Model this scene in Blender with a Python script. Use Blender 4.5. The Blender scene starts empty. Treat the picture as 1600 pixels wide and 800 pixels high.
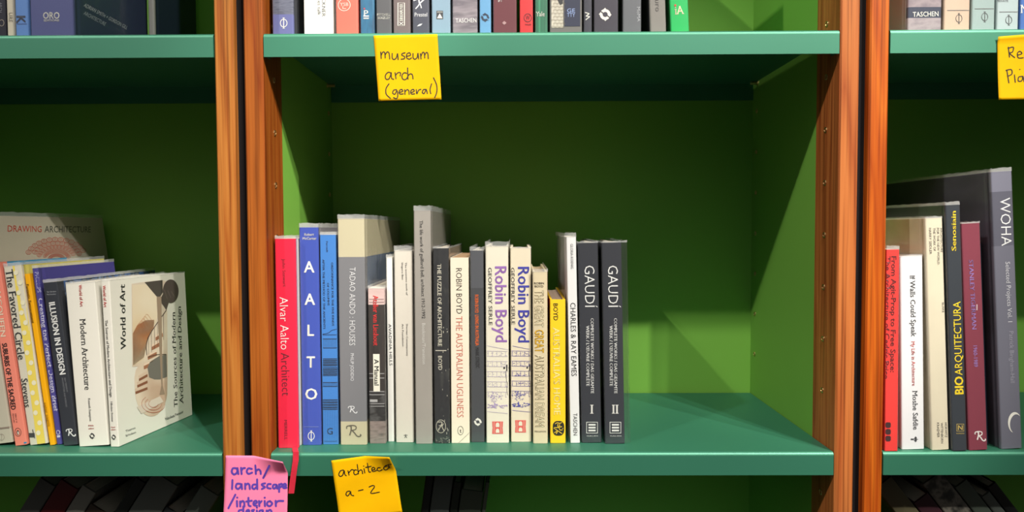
import bpy, math, random
from mathutils import Vector, Matrix
from mathutils.geometry import tessellate_polygon

rnd = random.Random(7)
SC = bpy.context.scene
COL = SC.collection

# ------------------------------------------------------------------ camera, light, exposure
F = 1110.0                     # focal length in pixels of a 1600 px wide frame
D0 = 0.8325                    # camera to the shelf fronts (plane y = 0)
CZ = 1.30                      # camera height
YAW, PIT, ROL = 0.00764, 0.03981, -0.00414
EYE = Vector((0, -D0, CZ))
_fw = Vector((-math.sin(YAW) * math.cos(PIT), math.cos(YAW) * math.cos(PIT), -math.sin(PIT)))
_r = Vector((math.cos(YAW), math.sin(YAW), 0))
_u = _r.cross(_fw)
CR = _r * math.cos(ROL) + _u * math.sin(ROL)
CU = -_r * math.sin(ROL) + _u * math.cos(ROL)
cd = bpy.data.cameras.new('camera')
cam = bpy.data.objects.new('camera', cd)
COL.objects.link(cam)
cd.sensor_width = 36.0
cd.lens = 36.0 * F / 1600.0
cd.clip_start = 0.01
M3 = Matrix((CR, CU, -_fw)).transposed()
cam.matrix_world = Matrix.Translation(EYE) @ M3.to_4x4()
SC.camera = cam

SC.view_settings.view_transform = 'Standard'
SC.view_settings.look = 'None'
SC.view_settings.exposure = 0.0
SC.view_settings.gamma = 1.0
SC.view_settings.use_curve_mapping = False
try:
    SC.cycles.use_denoising = True
    SC.cycles.max_bounces = 8
    SC.cycles.transparent_max_bounces = 24
except Exception:
    pass

wd = bpy.data.worlds.new('world')
SC.world = wd
wd.use_nodes = True
wn = wd.node_tree
bg = wn.nodes['Background']
tcn = wn.nodes.new('ShaderNodeTexCoord')
sep = wn.nodes.new('ShaderNodeSeparateXYZ')
rmp = wn.nodes.new('ShaderNodeValToRGB')
wn.links.new(tcn.outputs['Generated'], sep.inputs[0])
wn.links.new(sep.outputs['Z'], rmp.inputs[0])
rmp.color_ramp.elements[0].position = 0.0
rmp.color_ramp.elements[0].color = (0.03, 0.03, 0.03, 1)
rmp.color_ramp.elements[1].position = 0.45
rmp.color_ramp.elements[1].color = (0.55, 0.53, 0.50, 1)
wn.links.new(rmp.outputs[0], bg.inputs[0])
bg.inputs[1].default_value = 0.72


def lamp(name, loc, target, watts, size, col=(1, .95, .87), angle=70, blend=.6):
    l = bpy.data.lights.new(name, 'SPOT')
    l.energy = watts
    l.shadow_soft_size = size
    l.color = col
    l.spot_size = math.radians(angle)
    l.spot_blend = blend
    o = bpy.data.objects.new(name, l)
    o.location = loc
    o.rotation_euler = (Vector(target) - Vector(loc)).to_track_quat('-Z', 'Y').to_euler()
    COL.objects.link(o)
    return o


# ceiling track spotlights of the shop, above and behind the photographer, each turned to a bay
lamp('track_spot', (1.54, -2.20, 4.07), (0.10, 0.1, 1.28), 455, 0.035, angle=17.5, blend=.35)      # middle bay, from the right
lamp('track_spot', (1.91, -2.05, 3.55), (0.02, 0.1, 1.30), 330, 0.030, angle=17.0, blend=.35)
lamp('track_spot', (-1.90, -1.85, 3.55), (0.10, 0.1, 1.25), 240, 0.035, angle=50)                   # from the left
lamp('track_spot', (0.10, -1.95, 3.80), (0.14, 0.1, 1.26), 275, 0.06, angle=18, blend=.35)                     # frontal
lamp('track_spot', (0.95, -2.00, 3.75), (-0.66, 0.1, 1.26), 385, 0.035, angle=17.0, blend=.35)      # left bay
lamp('track_spot', (1.30, -2.10, 3.90), (0.82, 0.1, 1.28), 310, 0.035, angle=17.5, blend=.35)       # right bay


# ------------------------------------------------------------------ geometry helpers
def ray(u, v):
    return (_fw + CR * ((u - 800) / F) + CU * ((400 - v) / F))


def at(u, v, Y=0.0):
    d = ray(u, v)
    t = (Y + D0) / d.y
    return EYE + d * t


def on_z(u, v, z):
    d = ray(u, v)
    t = (z - CZ) / d.z
    return EYE + d * t


def lin(c):
    c = c / 255.0
    return c / 12.92 if c <= 0.04045 else ((c + 0.055) / 1.055) ** 2.4


def rgb(c, k=1.0):
    return (lin(c[0]) * k, lin(c[1]) * k, lin(c[2]) * k, 1.0)


MATS = {}


def new_mat(name):
    m = bpy.data.materials.new(name)
    m.use_nodes = True
    nt = m.node_tree
    return m, nt, nt.nodes['Principled BSDF']


ALB = 0.80


def ink(c, rough=0.5, spec=0.35, name='print', var=0.0):
    key = ('ink', tuple(c), rough, spec, var)
    if key in MATS:
        return MATS[key]
    m, nt, b = new_mat('%s_%02x%02x%02x' % ((name,) + tuple(int(x) for x in c)))
    b.inputs['Base Color'].default_value = rgb(c, ALB)
    b.inputs['Roughness'].default_value = rough
    b.inputs['Specular IOR Level'].default_value = spec
    if var > 0:
        tc = nt.nodes.new('ShaderNodeTexCoord')
        no = nt.nodes.new('ShaderNodeTexNoise')
        no.inputs['Scale'].default_value = 45
        no.inputs['Detail'].default_value = 5
        mx = nt.nodes.new('ShaderNodeMix')
        mx.data_type = 'RGBA'
        mx.inputs[6].default_value = rgb([x * (1 - var) for x in c], ALB)
        mx.inputs[7].default_value = rgb([min(255, x * (1 + var * .4)) for x in c], ALB)
        nt.links.new(tc.outputs['Object'], no.inputs['Vector'])
        nt.links.new(no.outputs['Fac'], mx.inputs[0])
        nt.links.new(mx.outputs[2], b.inputs['Base Color'])
    MATS[key] = m
    return m


def cloth(c, c2, scale=900, name='linen'):
    key = ('cloth', tuple(c), tuple(c2), scale)
    if key in MATS:
        return MATS[key]
    m, nt, b = new_mat('%s_%02x%02x%02x' % ((name,) + tuple(c)))
    tc = nt.nodes.new('ShaderNodeTexCoord')
    out = []
    for ax in ('X', 'Z'):
        w = nt.nodes.new('ShaderNodeTexWave')
        w.bands_direction = ax
        w.inputs['Scale'].default_value = scale / 6.28 * 1.0
        w.inputs['Distortion'].default_value = 2.5
        w.inputs['Detail'].default_value = 2
        nt.links.new(tc.outputs['Object'], w.inputs['Vector'])
        out.append(w)
    ad = nt.nodes.new('ShaderNodeMath')
    ad.operation = 'MULTIPLY'
    nt.links.new(out[0].outputs['Fac'], ad.inputs[0])
    nt.links.new(out[1].outputs['Fac'], ad.inputs[1])
    mx = nt.nodes.new('ShaderNodeMix')
    mx.data_type = 'RGBA'
    mx.inputs[6].default_value = rgb(c2, ALB)
    mx.inputs[7].default_value = rgb(c, ALB)
    nt.links.new(ad.outputs[0], mx.inputs[0])
    nt.links.new(mx.outputs[2], b.inputs['Base Color'])
    b.inputs['Roughness'].default_value = 0.85
    bm = nt.nodes.new('ShaderNodeBump')
    bm.inputs['Strength'].default_value = 0.25
    bm.inputs['Distance'].default_value = 0.0004
    nt.links.new(ad.outputs[0], bm.inputs['Height'])
    nt.links.new(bm.outputs[0], b.inputs['Normal'])
    MATS[key] = m
    return m


def mottle(name, cols, scale=(30, 30, 30), detail=6, rough=0.45, dist=0.0):
    """a printed picture reduced to irregular patches of colour"""
    key = ('mot', name)
    if key in MATS:
        return MATS[key]
    m, nt, b = new_mat(name)
    tc = nt.nodes.new('ShaderNodeTexCoord')
    mp = nt.nodes.new('ShaderNodeMapping')
    mp.inputs['Scale'].default_value = scale
    no = nt.nodes.new('ShaderNodeTexNoise')
    no.inputs['Scale'].default_value = 1.0
    no.inputs['Detail'].default_value = detail
    no.inputs['Distortion'].default_value = dist
    rp = nt.nodes.new('ShaderNodeValToRGB')
    el = rp.color_ramp.elements
    n = len(cols)
    while len(el) < n:
        el.new(0.5)
    for i, c in enumerate(cols):
        el[i].position = 0.33 + 0.34 * i / (n - 1)
        el[i].color = rgb(c, ALB)
    nt.links.new(tc.outputs['Object'], mp.inputs[0])
    nt.links.new(mp.outputs[0], no.inputs['Vector'])
    nt.links.new(no.outputs['Fac'], rp.inputs[0])
    nt.links.new(rp.outputs[0], b.inputs['Base Color'])
    b.inputs['Roughness'].default_value = rough
    MATS[key] = m
    return m


def paint(name, c, rough, spec, bump=0.05, metal=0.0):
    m, nt, b = new_mat(name)
    tc = nt.nodes.new('ShaderNodeTexCoord')
    no = nt.nodes.new('ShaderNodeTexNoise')
    no.inputs['Scale'].default_value = 6
    no.inputs['Detail'].default_value = 4
    mx = nt.nodes.new('ShaderNodeMix')
    mx.data_type = 'RGBA'
    mx.inputs[6].default_value = (c[0] * .93, c[1] * .93, c[2] * .93, 1)
    mx.inputs[7].default_value = (c[0] * 1.06, c[1] * 1.06, c[2] * 1.06, 1)
    nt.links.new(tc.outputs['Object'], no.inputs['Vector'])
    nt.links.new(no.outputs['Fac'], mx.inputs[0])
    nt.links.new(mx.outputs[2], b.inputs['Base Color'])
    b.inputs['Roughness'].default_value = rough
    b.inputs['Specular IOR Level'].default_value = spec
    b.inputs['Metallic'].default_value = metal
    n2 = nt.nodes.new('ShaderNodeTexNoise')
    n2.inputs['Scale'].default_value = 260
    n2.inputs['Detail'].default_value = 2
    bm = nt.nodes.new('ShaderNodeBump')
    bm.inputs['Strength'].default_value = bump
    bm.inputs['Distance'].default_value = 0.0006
    nt.links.new(tc.outputs['Object'], n2.inputs['Vector'])
    nt.links.new(n2.outputs['Fac'], bm.inputs['Height'])
    nt.links.new(bm.outputs[0], b.inputs['Normal'])
    return m


def wood(name, cols, rough=0.42):
    m, nt, b = new_mat(name)
    tc = nt.nodes.new('ShaderNodeTexCoord')
    oi = nt.nodes.new('ShaderNodeObjectInfo')
    ofs = nt.nodes.new('ShaderNodeVectorMath')
    ofs.operation = 'MULTIPLY_ADD'
    ofs.inputs[1].default_value = (7, 7, 7)
    nt.links.new(oi.outputs['Random'], ofs.inputs[0])
    nt.links.new(tc.outputs['Object'], ofs.inputs[2])
    mp = nt.nodes.new('ShaderNodeMapping')
    mp.inputs['Scale'].default_value = (26, 26, 1.35)
    nt.links.new(ofs.outputs[0], mp.inputs[0])
    n1 = nt.nodes.new('ShaderNodeTexNoise')
    n1.inputs['Scale'].default_value = 1.0
    n1.inputs['Detail'].default_value = 3
    n1.inputs['Distortion'].default_value = 0.6
    nt.links.new(mp.outputs[0], n1.inputs['Vector'])
    # growth rings: bands of the noise field
    mu = nt.nodes.new('ShaderNodeMath')
    mu.operation = 'MULTIPLY'
    mu.inputs[1].default_value = 11.0
    nt.links.new(n1.outputs['Fac'], mu.inputs[0])
    fr = nt.nodes.new('ShaderNodeMath')
    fr.operation = 'PINGPONG'
    fr.inputs[1].default_value = 1.0
    nt.links.new(mu.outputs[0], fr.inputs[0])
    mp2 = nt.nodes.new('ShaderNodeMapping')
    mp2.inputs['Scale'].default_value = (420, 420, 9)
    nt.links.new(ofs.outputs[0], mp2.inputs[0])
    n2 = nt.nodes.new('ShaderNodeTexNoise')
    n2.inputs['Scale'].default_value = 1.0
    n2.inputs['Detail'].default_value = 4
    nt.links.new(mp2.outputs[0], n2.inputs['Vector'])
    mixf = nt.nodes.new('ShaderNodeMix')
    mixf.data_type = 'FLOAT'
    mixf.inputs[0].default_value = 0.5
    nt.links.new(fr.outputs[0], mixf.inputs[2])
    nt.links.new(n2.outputs['Fac'], mixf.inputs[3])
    rp = nt.nodes.new('ShaderNodeValToRGB')
    el = rp.color_ramp.elements
    while len(el) < len(cols):
        el.new(0.5)
    for i, (p, c) in enumerate(cols):
        el[i].position = p
        el[i].color = rgb(c, ALB)
    nt.links.new(mixf.outputs[0], rp.inputs[0])
    mp3 = nt.nodes.new('ShaderNodeMapping')
    mp3.inputs['Scale'].default_value = (330, 330, 4)
    nt.links.new(ofs.outputs[0], mp3.inputs[0])
    n3 = nt.nodes.new('ShaderNodeTexNoise')
    n3.inputs['Scale'].default_value = 1.0
    n3.inputs['Detail'].default_value = 3
    nt.links.new(mp3.outputs[0], n3.inputs['Vector'])
    r3 = nt.nodes.new('ShaderNodeValToRGB')
    r3.color_ramp.elements[0].position = 0.34
    r3.color_ramp.elements[0].color = (.42, .36, .32, 1)
    r3.color_ramp.elements[1].position = 0.52
    r3.color_ramp.elements[1].color = (1, 1, 1, 1)
    nt.links.new(n3.outputs['Fac'], r3.inputs[0])
    ml = nt.nodes.new('ShaderNodeMix')
    ml.data_type = 'RGBA'
    ml.blend_type = 'MULTIPLY'
    ml.inputs[0].default_value = 0.75
    nt.links.new(rp.outputs[0], ml.inputs[6])
    nt.links.new(r3.outputs[0], ml.inputs[7])
    nt.links.new(ml.outputs[2], b.inputs['Base Color'])
    b.inputs['Roughness'].default_value = rough
    b.inputs['Specular IOR Level'].default_value = 0.25
    bm = nt.nodes.new('ShaderNodeBump')
    bm.inputs['Strength'].default_value = 0.15
    bm.inputs['Distance'].default_value = 0.0005
    nt.links.new(n2.outputs['Fac'], bm.inputs['Height'])
    nt.links.new(bm.outputs[0], b.inputs['Normal'])
    return m


def paper_edges(name, c, axis='X', scale=1500):
    key = ('pg', tuple(c))
    if key in MATS:
        return MATS[key]
    m, nt, b = new_mat(name)
    tc = nt.nodes.new('ShaderNodeTexCoord')
    mp = nt.nodes.new('ShaderNodeMapping')
    mp.inputs['Scale'].default_value = (1400, 4, 4)
    no = nt.nodes.new('ShaderNodeTexNoise')
    no.inputs['Scale'].default_value = 1
    mx = nt.nodes.new('ShaderNodeMix')
    mx.data_type = 'RGBA'
    mx.inputs[6].default_value = rgb([x * .8 for x in c], ALB)
    mx.inputs[7].default_value = rgb(c, ALB)
    nt.links.new(tc.outputs['Object'], mp.inputs[0])
    nt.links.new(mp.outputs[0], no.inputs['Vector'])
    nt.links.new(no.outputs['Fac'], mx.inputs[0])
    nt.links.new(mx.outputs[2], b.inputs['Base Color'])
    b.inputs['Roughness'].default_value = 0.9
    MATS[key] = m
    return m


def clear(name, milk, gloss):
    """clear library film: mostly transparent, a thin sheen, a little milky"""
    m = bpy.data.materials.new(name)
    m.use_nodes = True
    nt = m.node_tree
    nt.nodes.clear()
    out = nt.nodes.new('ShaderNodeOutputMaterial')
    tr = nt.nodes.new('ShaderNodeBsdfTransparent')
    tr.inputs[0].default_value = (.985, .987, .985, 1)
    gl = nt.nodes.new('ShaderNodeBsdfGlossy')
    gl.inputs['Roughness'].default_value = 0.16
    df = nt.nodes.new('ShaderNodeBsdfDiffuse')
    df.inputs[0].default_value = (.72, .73, .72, 1)
    lw = nt.nodes.new('ShaderNodeLayerWeight')      # same from both sides of the film
    pw = nt.nodes.new('ShaderNodeMath')
    pw.operation = 'POWER'
    pw.inputs[1].default_value = 5.0
    nt.links.new(lw.outputs['Facing'], pw.inputs[0])
    ml = nt.nodes.new('ShaderNodeMath')
    ml.operation = 'MULTIPLY_ADD'
    ml.inputs[1].default_value = 0.7
    ml.inputs[2].default_value = 0.045 * gloss
    nt.links.new(pw.outputs[0], ml.inputs[0])
    tc = nt.nodes.new('ShaderNodeTexCoord')
    mp = nt.nodes.new('ShaderNodeMapping')
    mp.inputs['Scale'].default_value = (120, 60, 14)
    no = nt.nodes.new('ShaderNodeTexNoise')
    no.inputs['Scale'].default_value = 1
    no.inputs['Detail'].default_value = 3
    bm = nt.nodes.new('ShaderNodeBump')
    bm.inputs['Strength'].default_value = 0.5
    bm.inputs['Distance'].default_value = 0.002
    nt.links.new(tc.outputs['Object'], mp.inputs[0])
    nt.links.new(mp.outputs[0], no.inputs['Vector'])
    nt.links.new(no.outputs['Fac'], bm.inputs['Height'])
    nt.links.new(bm.outputs[0], gl.inputs['Normal'])
    m1 = nt.nodes.new('ShaderNodeMixShader')
    m2 = nt.nodes.new('ShaderNodeMixShader')
    m2.inputs[0].default_value = milk
    nt.links.new(ml.outputs[0], m1.inputs[0])
    nt.links.new(tr.outputs[0], m1.inputs[1])
    nt.links.new(gl.outputs[0], m1.inputs[2])
    nt.links.new(m1.outputs[0], m2.inputs[1])
    nt.links.new(df.outputs[0], m2.inputs[2])
    nt.links.new(m2.outputs[0], out.inputs[0])
    return m


FILM = clear('clear_film', 0.02, 0.9)
HEM = clear('clear_film_folded_edge', 0.24, 2.2)
GREEN = paint('green_panel_paint', (0.158, 0.365, 0.054), 0.5, 0.2)
TEAL = paint('teal_shelf_paint', (0.036, 0.200, 0.120), 0.47, 1.0, 0.03, 0.5)
CEDAR = wood('tan_cedar', [(0.0, (195, 129, 60)), (0.45, (181, 111, 47)), (0.75, (160, 87, 33)), (1.0, (123, 61, 22))])
CEDARO = wood('burnt_orange_cedar', [(0.0, (173, 98, 36)), (0.45, (160, 85, 28)), (0.75, (142, 66, 20)), (1.0, (109, 46, 13))])
CEDARP = wood('pinkish_cedar', [(0.0, (202, 123, 65)), (0.45, (186, 106, 53)), (0.75, (162, 82, 39)), (1.0, (98, 50, 24))])
CEDARR = wood('red_orange_cedar', [(0.0, (207, 113, 29)), (0.45, (187, 89, 21)), (0.75, (166, 71, 15)), (1.0, (119, 46, 10))])
CEDARD = wood('dark_cedar', [(0.0, (196, 122, 62)), (0.45, (172, 98, 46)), (0.75, (140, 74, 32)), (1.0, (88, 46, 20))])
BRASS, _nt, _b = new_mat('brass')
_b.inputs['Base Color'].default_value = (0.72, 0.52, 0.24, 1)
_b.inputs['Metallic'].default_value = 1.0
_b.inputs['Roughness'].default_value = 0.28
BLACK = ink((22, 18, 20), 0.8, 0.2, 'black_felt')
HOLE = ink((16, 12, 8), 0.9, 0.1, 'hole')


class MB:
    def __init__(s):
        s.v, s.f, s.m, s.mats = [], [], [], []

    def mi(s, mat):
        if mat not in s.mats:
            s.mats.append(mat)
        return s.mats.index(mat)

    def add(s, vs, fs, mat):
        n = len(s.v)
        s.v += [tuple(p) for p in vs]
        k = s.mi(mat)
        for f in fs:
            s.f.append([n + i for i in f])
            s.m.append(k)

    def box(s, a, b, mat):
        x0, y0, z0 = a
        x1, y1, z1 = b
        s.add([(x0, y0, z0), (x1, y0, z0), (x1, y1, z0), (x0, y1, z0), (x0, y0, z1), (x1, y0, z1), (x1, y1, z1), (x0, y1, z1)],
              [(0, 3, 2, 1), (4, 5, 6, 7), (0, 1, 5, 4), (1, 2, 6, 5), (2, 3, 7, 6), (3, 0, 4, 7)], mat)

    def extrude_x(s, prof, x0, x1, mat):
        n = len(prof)
        vs = [(x0, y, z) for y, z in prof] + [(x1, y, z) for y, z in prof]
        fs = [(i, (i + 1) % n, n + (i + 1) % n, n + i) for i in range(n)]
        s.add(vs, fs, mat)
        for off, rev in ((0, False), (n, True)):
            tri = tessellate_polygon([[Vector((0, y, z)) for y, z in prof]])
            s.add(vs, [tuple(off + i for i in (t[::-1] if rev else t)) for t in tri], mat)

    def build(s, name, parent=None, smooth=False, loc=None):
        me = bpy.data.meshes.new(name)
        me.from_pydata(s.v, [], s.f)
        for m in s.mats:
            me.materials.append(m)
        me.polygons.foreach_set('material_index', s.m)
        if smooth:
            me.polygons.foreach_set('use_smooth', [True] * len(me.polygons))
        me.update()
        o = bpy.data.objects.new(name, me)
        COL.objects.link(o)
        if parent:
            o.parent = parent
        if loc:
            o.location = loc
        return o


def empty(name, loc, label=None, cat=None, group=None):
    o = bpy.data.objects.new(name, None)
    o.empty_display_size = 0.02
    o.location = loc
    COL.objects.link(o)
    if label:
        o['label'] = label
        o['category'] = cat
    if group:
        o['group'] = group
    return o


def tag(o, label, cat, group=None):
    o['label'] = label
    o['category'] = cat
    if group:
        o['group'] = group
    return o


# ------------------------------------------------------------------ lettering
GLY = {}


def text_mesh(txt, style):
    key = (txt, style)
    if key in GLY:
        return GLY[key]
    cu = bpy.data.curves.new('t', 'FONT')
    cu.body = txt
    cu.size = 1.0
    cu.resolution_u = 2
    off = {'sans': 0.0, 'serif': 0.007, 'bold': 0.02, 'thin': -0.009, 'heavy': 0.034, 'slab': 0.008}[style]
    cu.offset = min(0.0, off)
    if style in ('wide',):
        cu.space_character = 1.15
    ob = bpy.data.objects.new('t', cu)
    COL.objects.link(ob)
    dg = bpy.context.evaluated_depsgraph_get()
    ev = ob.evaluated_get(dg)
    me = ev.to_mesh()
    vs = [(v.co.x, v.co.y) for v in me.vertices]
    fs = [tuple(p.vertices) for p in me.polygons]
    ev.to_mesh_clear()
    bpy.data.objects.remove(ob)
    bpy.data.curves.remove(cu)
    if style in ('serif', 'slab') and vs:
        cnt = {}
        for f in fs:
            for i in range(len(f)):
                a, b = f[i], f[(i + 1) % len(f)]
                pa = (round(vs[a][0], 4), round(vs[a][1], 4))
                pb = (round(vs[b][0], 4), round(vs[b][1], 4))
                e = tuple(sorted((pa, pb)))
                cnt[e] = cnt.get(e, 0) + 1
        for (pa, pb), c in list(cnt.items()):
            if c != 1 or abs(pa[1] - pb[1]) > 0.004:
                continue
            L = abs(pa[0] - pb[0])
            if 0.062 < L < 0.135:
                y = pa[1]
                dy = None
                if abs(y) < .02 or abs(y + .23) < .02:
                    dy = 0.033
                elif abs(y - .682) < .02 or abs(y - .449) < .02:
                    dy = -0.033
                if dy is None:
                    continue
                xa, xb = min(pa[0], pb[0]) - 0.055, max(pa[0], pb[0]) + 0.055
                n = len(vs)
                vs += [(xa, y), (xb, y), (xb, y + dy), (xa, y + dy)]
                fs.append((n, n + 1, n + 2, n + 3) if dy > 0 else (n + 3, n + 2, n + 1, n))
    cap = 0.682
    if off > 0:                      # bolder: the same outline laid down again a little to each side
        v0, f0 = list(vs), list(fs)
        for dx, dy in ((off, 0), (-off, 0), (0, off * .6), (0, -off * .6)):
            n = len(vs)
            vs += [(x + dx, y + dy) for x, y in v0]
            fs += [tuple(n + i for i in f) for f in f0]
    x0 = min([p[0] for p in vs]) if vs else 0
    x1 = max([p[0] for p in vs]) if vs else 1
    vs = [((p[0] - x0) / (x1 - x0), p[1] / cap - 0.5) for p in vs]
    GLY[key] = (vs, fs)
    return GLY[key]


def ribbon(pts, w, closed=False):
    """flat stroke of width w along 2-D points -> verts, quads"""
    n = len(pts)
    P = [Vector((p[0], p[1])) for p in pts]
    vs, fs = [], []
    for i in range(n):
        if closed:
            a, b = P[(i - 1) % n], P[(i + 1) % n]
        else:
            a, b = P[max(0, i - 1)], P[min(n - 1, i + 1)]
        d = b - a
        if d.length < 1e-9:
            d = Vector((1, 0))
        d.normalize()
        nn = Vector((-d.y, d.x)) * (w / 2)
        vs += [tuple(P[i] + nn), tuple(P[i] - nn)]
    for i in range(n if closed else n - 1):
        j = (i + 1) % n
        fs.append((2 * i, 2 * i + 1, 2 * j + 1, 2 * j))
    return vs, fs


def smooth_pts(pts, k=4):
    """Catmull-Rom through the points"""
    if len(pts) < 3:
        return pts
    out = []
    n = len(pts)
    for i in range(n - 1):
        p0, p1, p2, p3 = pts[max(0, i - 1)], pts[i], pts[i + 1], pts[min(n - 1, i + 2)]
        for j in range(k):
            t = j / k
            out.append(tuple(0.5 * (2 * p1[c] + (p2[c] - p0[c]) * t + (2 * p0[c] - 5 * p1[c] + 4 * p2[c] - p3[c]) * t * t
                                    + (3 * p1[c] - p0[c] - 3 * p2[c] + p3[c]) * t ** 3) for c in (0, 1)))
    out.append(pts[-1])
    return out


def ell(cx, cy, rx, ry, n=20, a0=0, a1=360):
    return [(cx + rx * math.cos(math.radians(a0 + (a1 - a0) * i / n)), cy + ry * math.sin(math.radians(a0 + (a1 - a0) * i / n)))
            for i in range(n if a1 - a0 == 360 else n + 1)]


# ------------------------------------------------------------------ books
class Book:
    def __init__(s, label, bl, br, top, z, lean=0.0, depth=0.21, kind='hard', segs=None, body=None, left=None, right=None,
                 pages=(232, 222, 200), jacket=None, Y=None, group=None, bulge=None, yaw=0.0, name='book', jr=0.0, jl=0.0):
        s.kind = kind
        s.z = z
        s.d = depth
        s.lean = math.radians(lean)
        piv_px = bl if lean <= 0 else br
        if Y is None:
            P = on_z(piv_px[0], piv_px[1], z)
        else:
            P = at(piv_px[0], piv_px[1], Y)
            P.z = z
        P.z += 0.0003
        if P.y + depth > 0.296:
            s.d = 0.296 - P.y
        s.M = Matrix.Translation(P) @ Matrix.Rotation(math.radians(-yaw), 4, 'Z') @ Matrix.Rotation(s.lean, 4, 'Y')
        s.Mi = s.M.inverted()
        other = s.hit(*(br if lean <= 0 else bl), 'S')[0]
        s.x0, s.x1 = (0.0, other) if lean <= 0 else (other, 0.0)
        h = s.hit(top[0], top[1], 'S')[1]
        s.jacket = jacket
        s.H = h
        s.h = h - (jacket or 0) / 1000.0
        g = 0.0009 if jacket is not None else 0.0004
        s.x0 += g
        s.x1 -= g
        s.w = s.x1 - s.x0
        s.bulge = bulge if bulge is not None else (0.0003 if kind == 'hard' else 0.0002)
        s.root = empty(name, P, label, 'book', group)
        s.root.rotation_euler = (0, s.lean, math.radians(-yaw))
        s.jr, s.jl = jr, jl
        s.t = 0.0026 if kind == 'hard' else 0.0006
        s.t = min(s.t, s.w * 0.2)
        s.pages_c = pages
        segs = segs or [(None, body)]
        s.c = MB()
        s.left, s.right = left, right
        s.segs = []
        zt = s.h
        for i, (vb, mat) in enumerate(segs):
            zb = 0.0 if vb is None else s.hit((bl[0] + br[0]) / 2 if vb > 500 else (top[0]), vb, 'S')[1]
            s.segs.append((zb, zt, mat))
            zt = zb
        s.shell()

    # pixel -> surface coordinates
    def hit(s, u, v, face='S'):
        o = s.Mi @ EYE
        d = s.Mi.to_3x3() @ ray(u, v)
        if face == 'S':
            t = -o.y / d.y
            p = o + d * t
            return (p.x, p.z)
        x = s.x1 if face == 'R' else s.x0
        t = (x - o.x) / d.x
        p = o + d * t
        return (p.y, p.z) if face == 'R' else (-p.y, p.z)

    def prof(s, x):
        q = (2 * (x - s.x0) / s.w - 1)
        y = -s.bulge * (1 - q * q)
        r = min(0.0016 if s.kind == 'hard' else 0.0009, s.w / 4)
        e = min(x - s.x0, s.x1 - x)
        if e < r:
            e = max(e, 0)
            y += r - math.sqrt(max(0, r * r - (r - e) ** 2))
        return y

    def P3(s, face, a, b, layer=1):
        eps = 0.0003 + 0.00008 * (layer - 1)
        b = min(max(b, .0003), s.h - .0003)
        if face == 'S':
            a = min(max(a, s.x0 + .0001), s.x1 - .0001)
            return (a, s.prof(a) - eps, b)
        if face == 'R':
            return (s.x1 + eps, min(max(a, .001), s.d - .0005), b)
        return (s.x0 - eps, min(max(-a, .001), s.d - .0005), b)

    def path(s, off=0.0):
        n = 12
        pts = []
        r = min(0.0016 if s.kind == 'hard' else 0.0009, s.w / 4)
        xs = [s.x0, s.x0 + r * .15, s.x0 + r * .5, s.x0 + r] + [s.x0 + r + (s.w - 2 * r) * i / 6 for i in range(1, 6)] + [s.x1 - r, s.x1 - r * .5, s.x1 - r * .15, s.x1]
        left = [(s.x0, s.d), (s.x0, s.d * .6), (s.x0, .013)]
        right = [(s.x1, .013), (s.x1, s.d * .6), (s.x1, s.d)]
        if s.kind == 'hard':
            left += [(s.x0 + .0008, .009), (s.x0 + .0007, .007), (s.x0, .004)]
            right = [(s.x1, .004), (s.x1 - .0007, .007), (s.x1 - .0008, .009)] + right
        pts = left + [(x, s.prof(x)) for x in xs] + right
        if off:
            out = []
            for i, (x, y) in enumerate(pts):
                a = pts[max(0, i - 1)]
                b = pts[min(len(pts) - 1, i + 1)]
                d = Vector((b[0] - a[0], b[1] - a[1]))
                d.normalize()
                out.append((x - d.y * -1 * -off if False else x + d.y * off, y - d.x * off))
            pts = out
        return pts, len(left), len(left) + len(xs)

    def shell(s):
        pts, iL, iR = s.path()
        n = len(pts)
        t = s.t
        inner = [(min(max(x, s.x0 + t), s.x1 - t), max(y, t)) for x, y in pts]
        for zb, zt, mat in s.segs:
            for i in range(n - 1):
                m = mat
                if i < iL - 1 and s.left:
                    m = s.left
                if i >= iR and s.right:
                    m = s.right
                (xa, ya), (xb, yb) = pts[i], pts[i + 1]
                s.c.add([(xa, ya, zb), (xb, yb, zb), (xb, yb, zt), (xa, ya, zt)], [(0, 1, 2, 3)], m)
        mt, mb_ = s.segs[0][2], s.segs[-1][2]
        inm = ink((222, 216, 204), .8, .2)
        for i in range(n - 1):
            a, b, c, d = pts[i], pts[i + 1], inner[i + 1], inner[i]
            s.c.add([(*a, s.h), (*b, s.h), (*c, s.h), (*d, s.h)], [(0, 1, 2, 3)], mt)
            s.c.add([(*a, 0), (*b, 0), (*c, 0), (*d, 0)], [(3, 2, 1, 0)], mb_)
            s.c.add([(*c, 0), (*d, 0), (*d, s.h), (*c, s.h)], [(0, 1, 2, 3)], inm)
        for a, b in ((pts[0], inner[0]), (pts[-1], inner[-1])):
            s.c.add([(*a, 0), (*b, 0), (*b, s.h), (*a, s.h)], [(0, 1, 2, 3)], mt)

    # printing on the cover
    def T(s, txt, u0, v0, u1, v1, cap, col, style='sans', face='S', layer=1):
        mat = col if not isinstance(col, tuple) else ink(col, .5, .3)
        a = Vector(s.hit(u0, v0, face))
        b = Vector(s.hit(u1, v1, face))
        du, dv = u1 - u0, v1 - v0
        L = math.hypot(du, dv)
        um, vm = (u0 + u1) / 2, (v0 + v1) / 2
        up = (dv / L * cap, -du / L * cap)
        c0 = Vector(s.hit(um - up[0] / 2, vm - up[1] / 2, face))
        c1 = Vector(s.hit(um + up[0] / 2, vm + up[1] / 2, face))
        ax = b - a
        ay = c1 - c0
        sts = [(style, mat, layer)]
        if style == 'outline':
            sts = [('heavy', mat, layer), ('thin', ink((236, 226, 190), .5, .3), layer + 1)]
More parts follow.
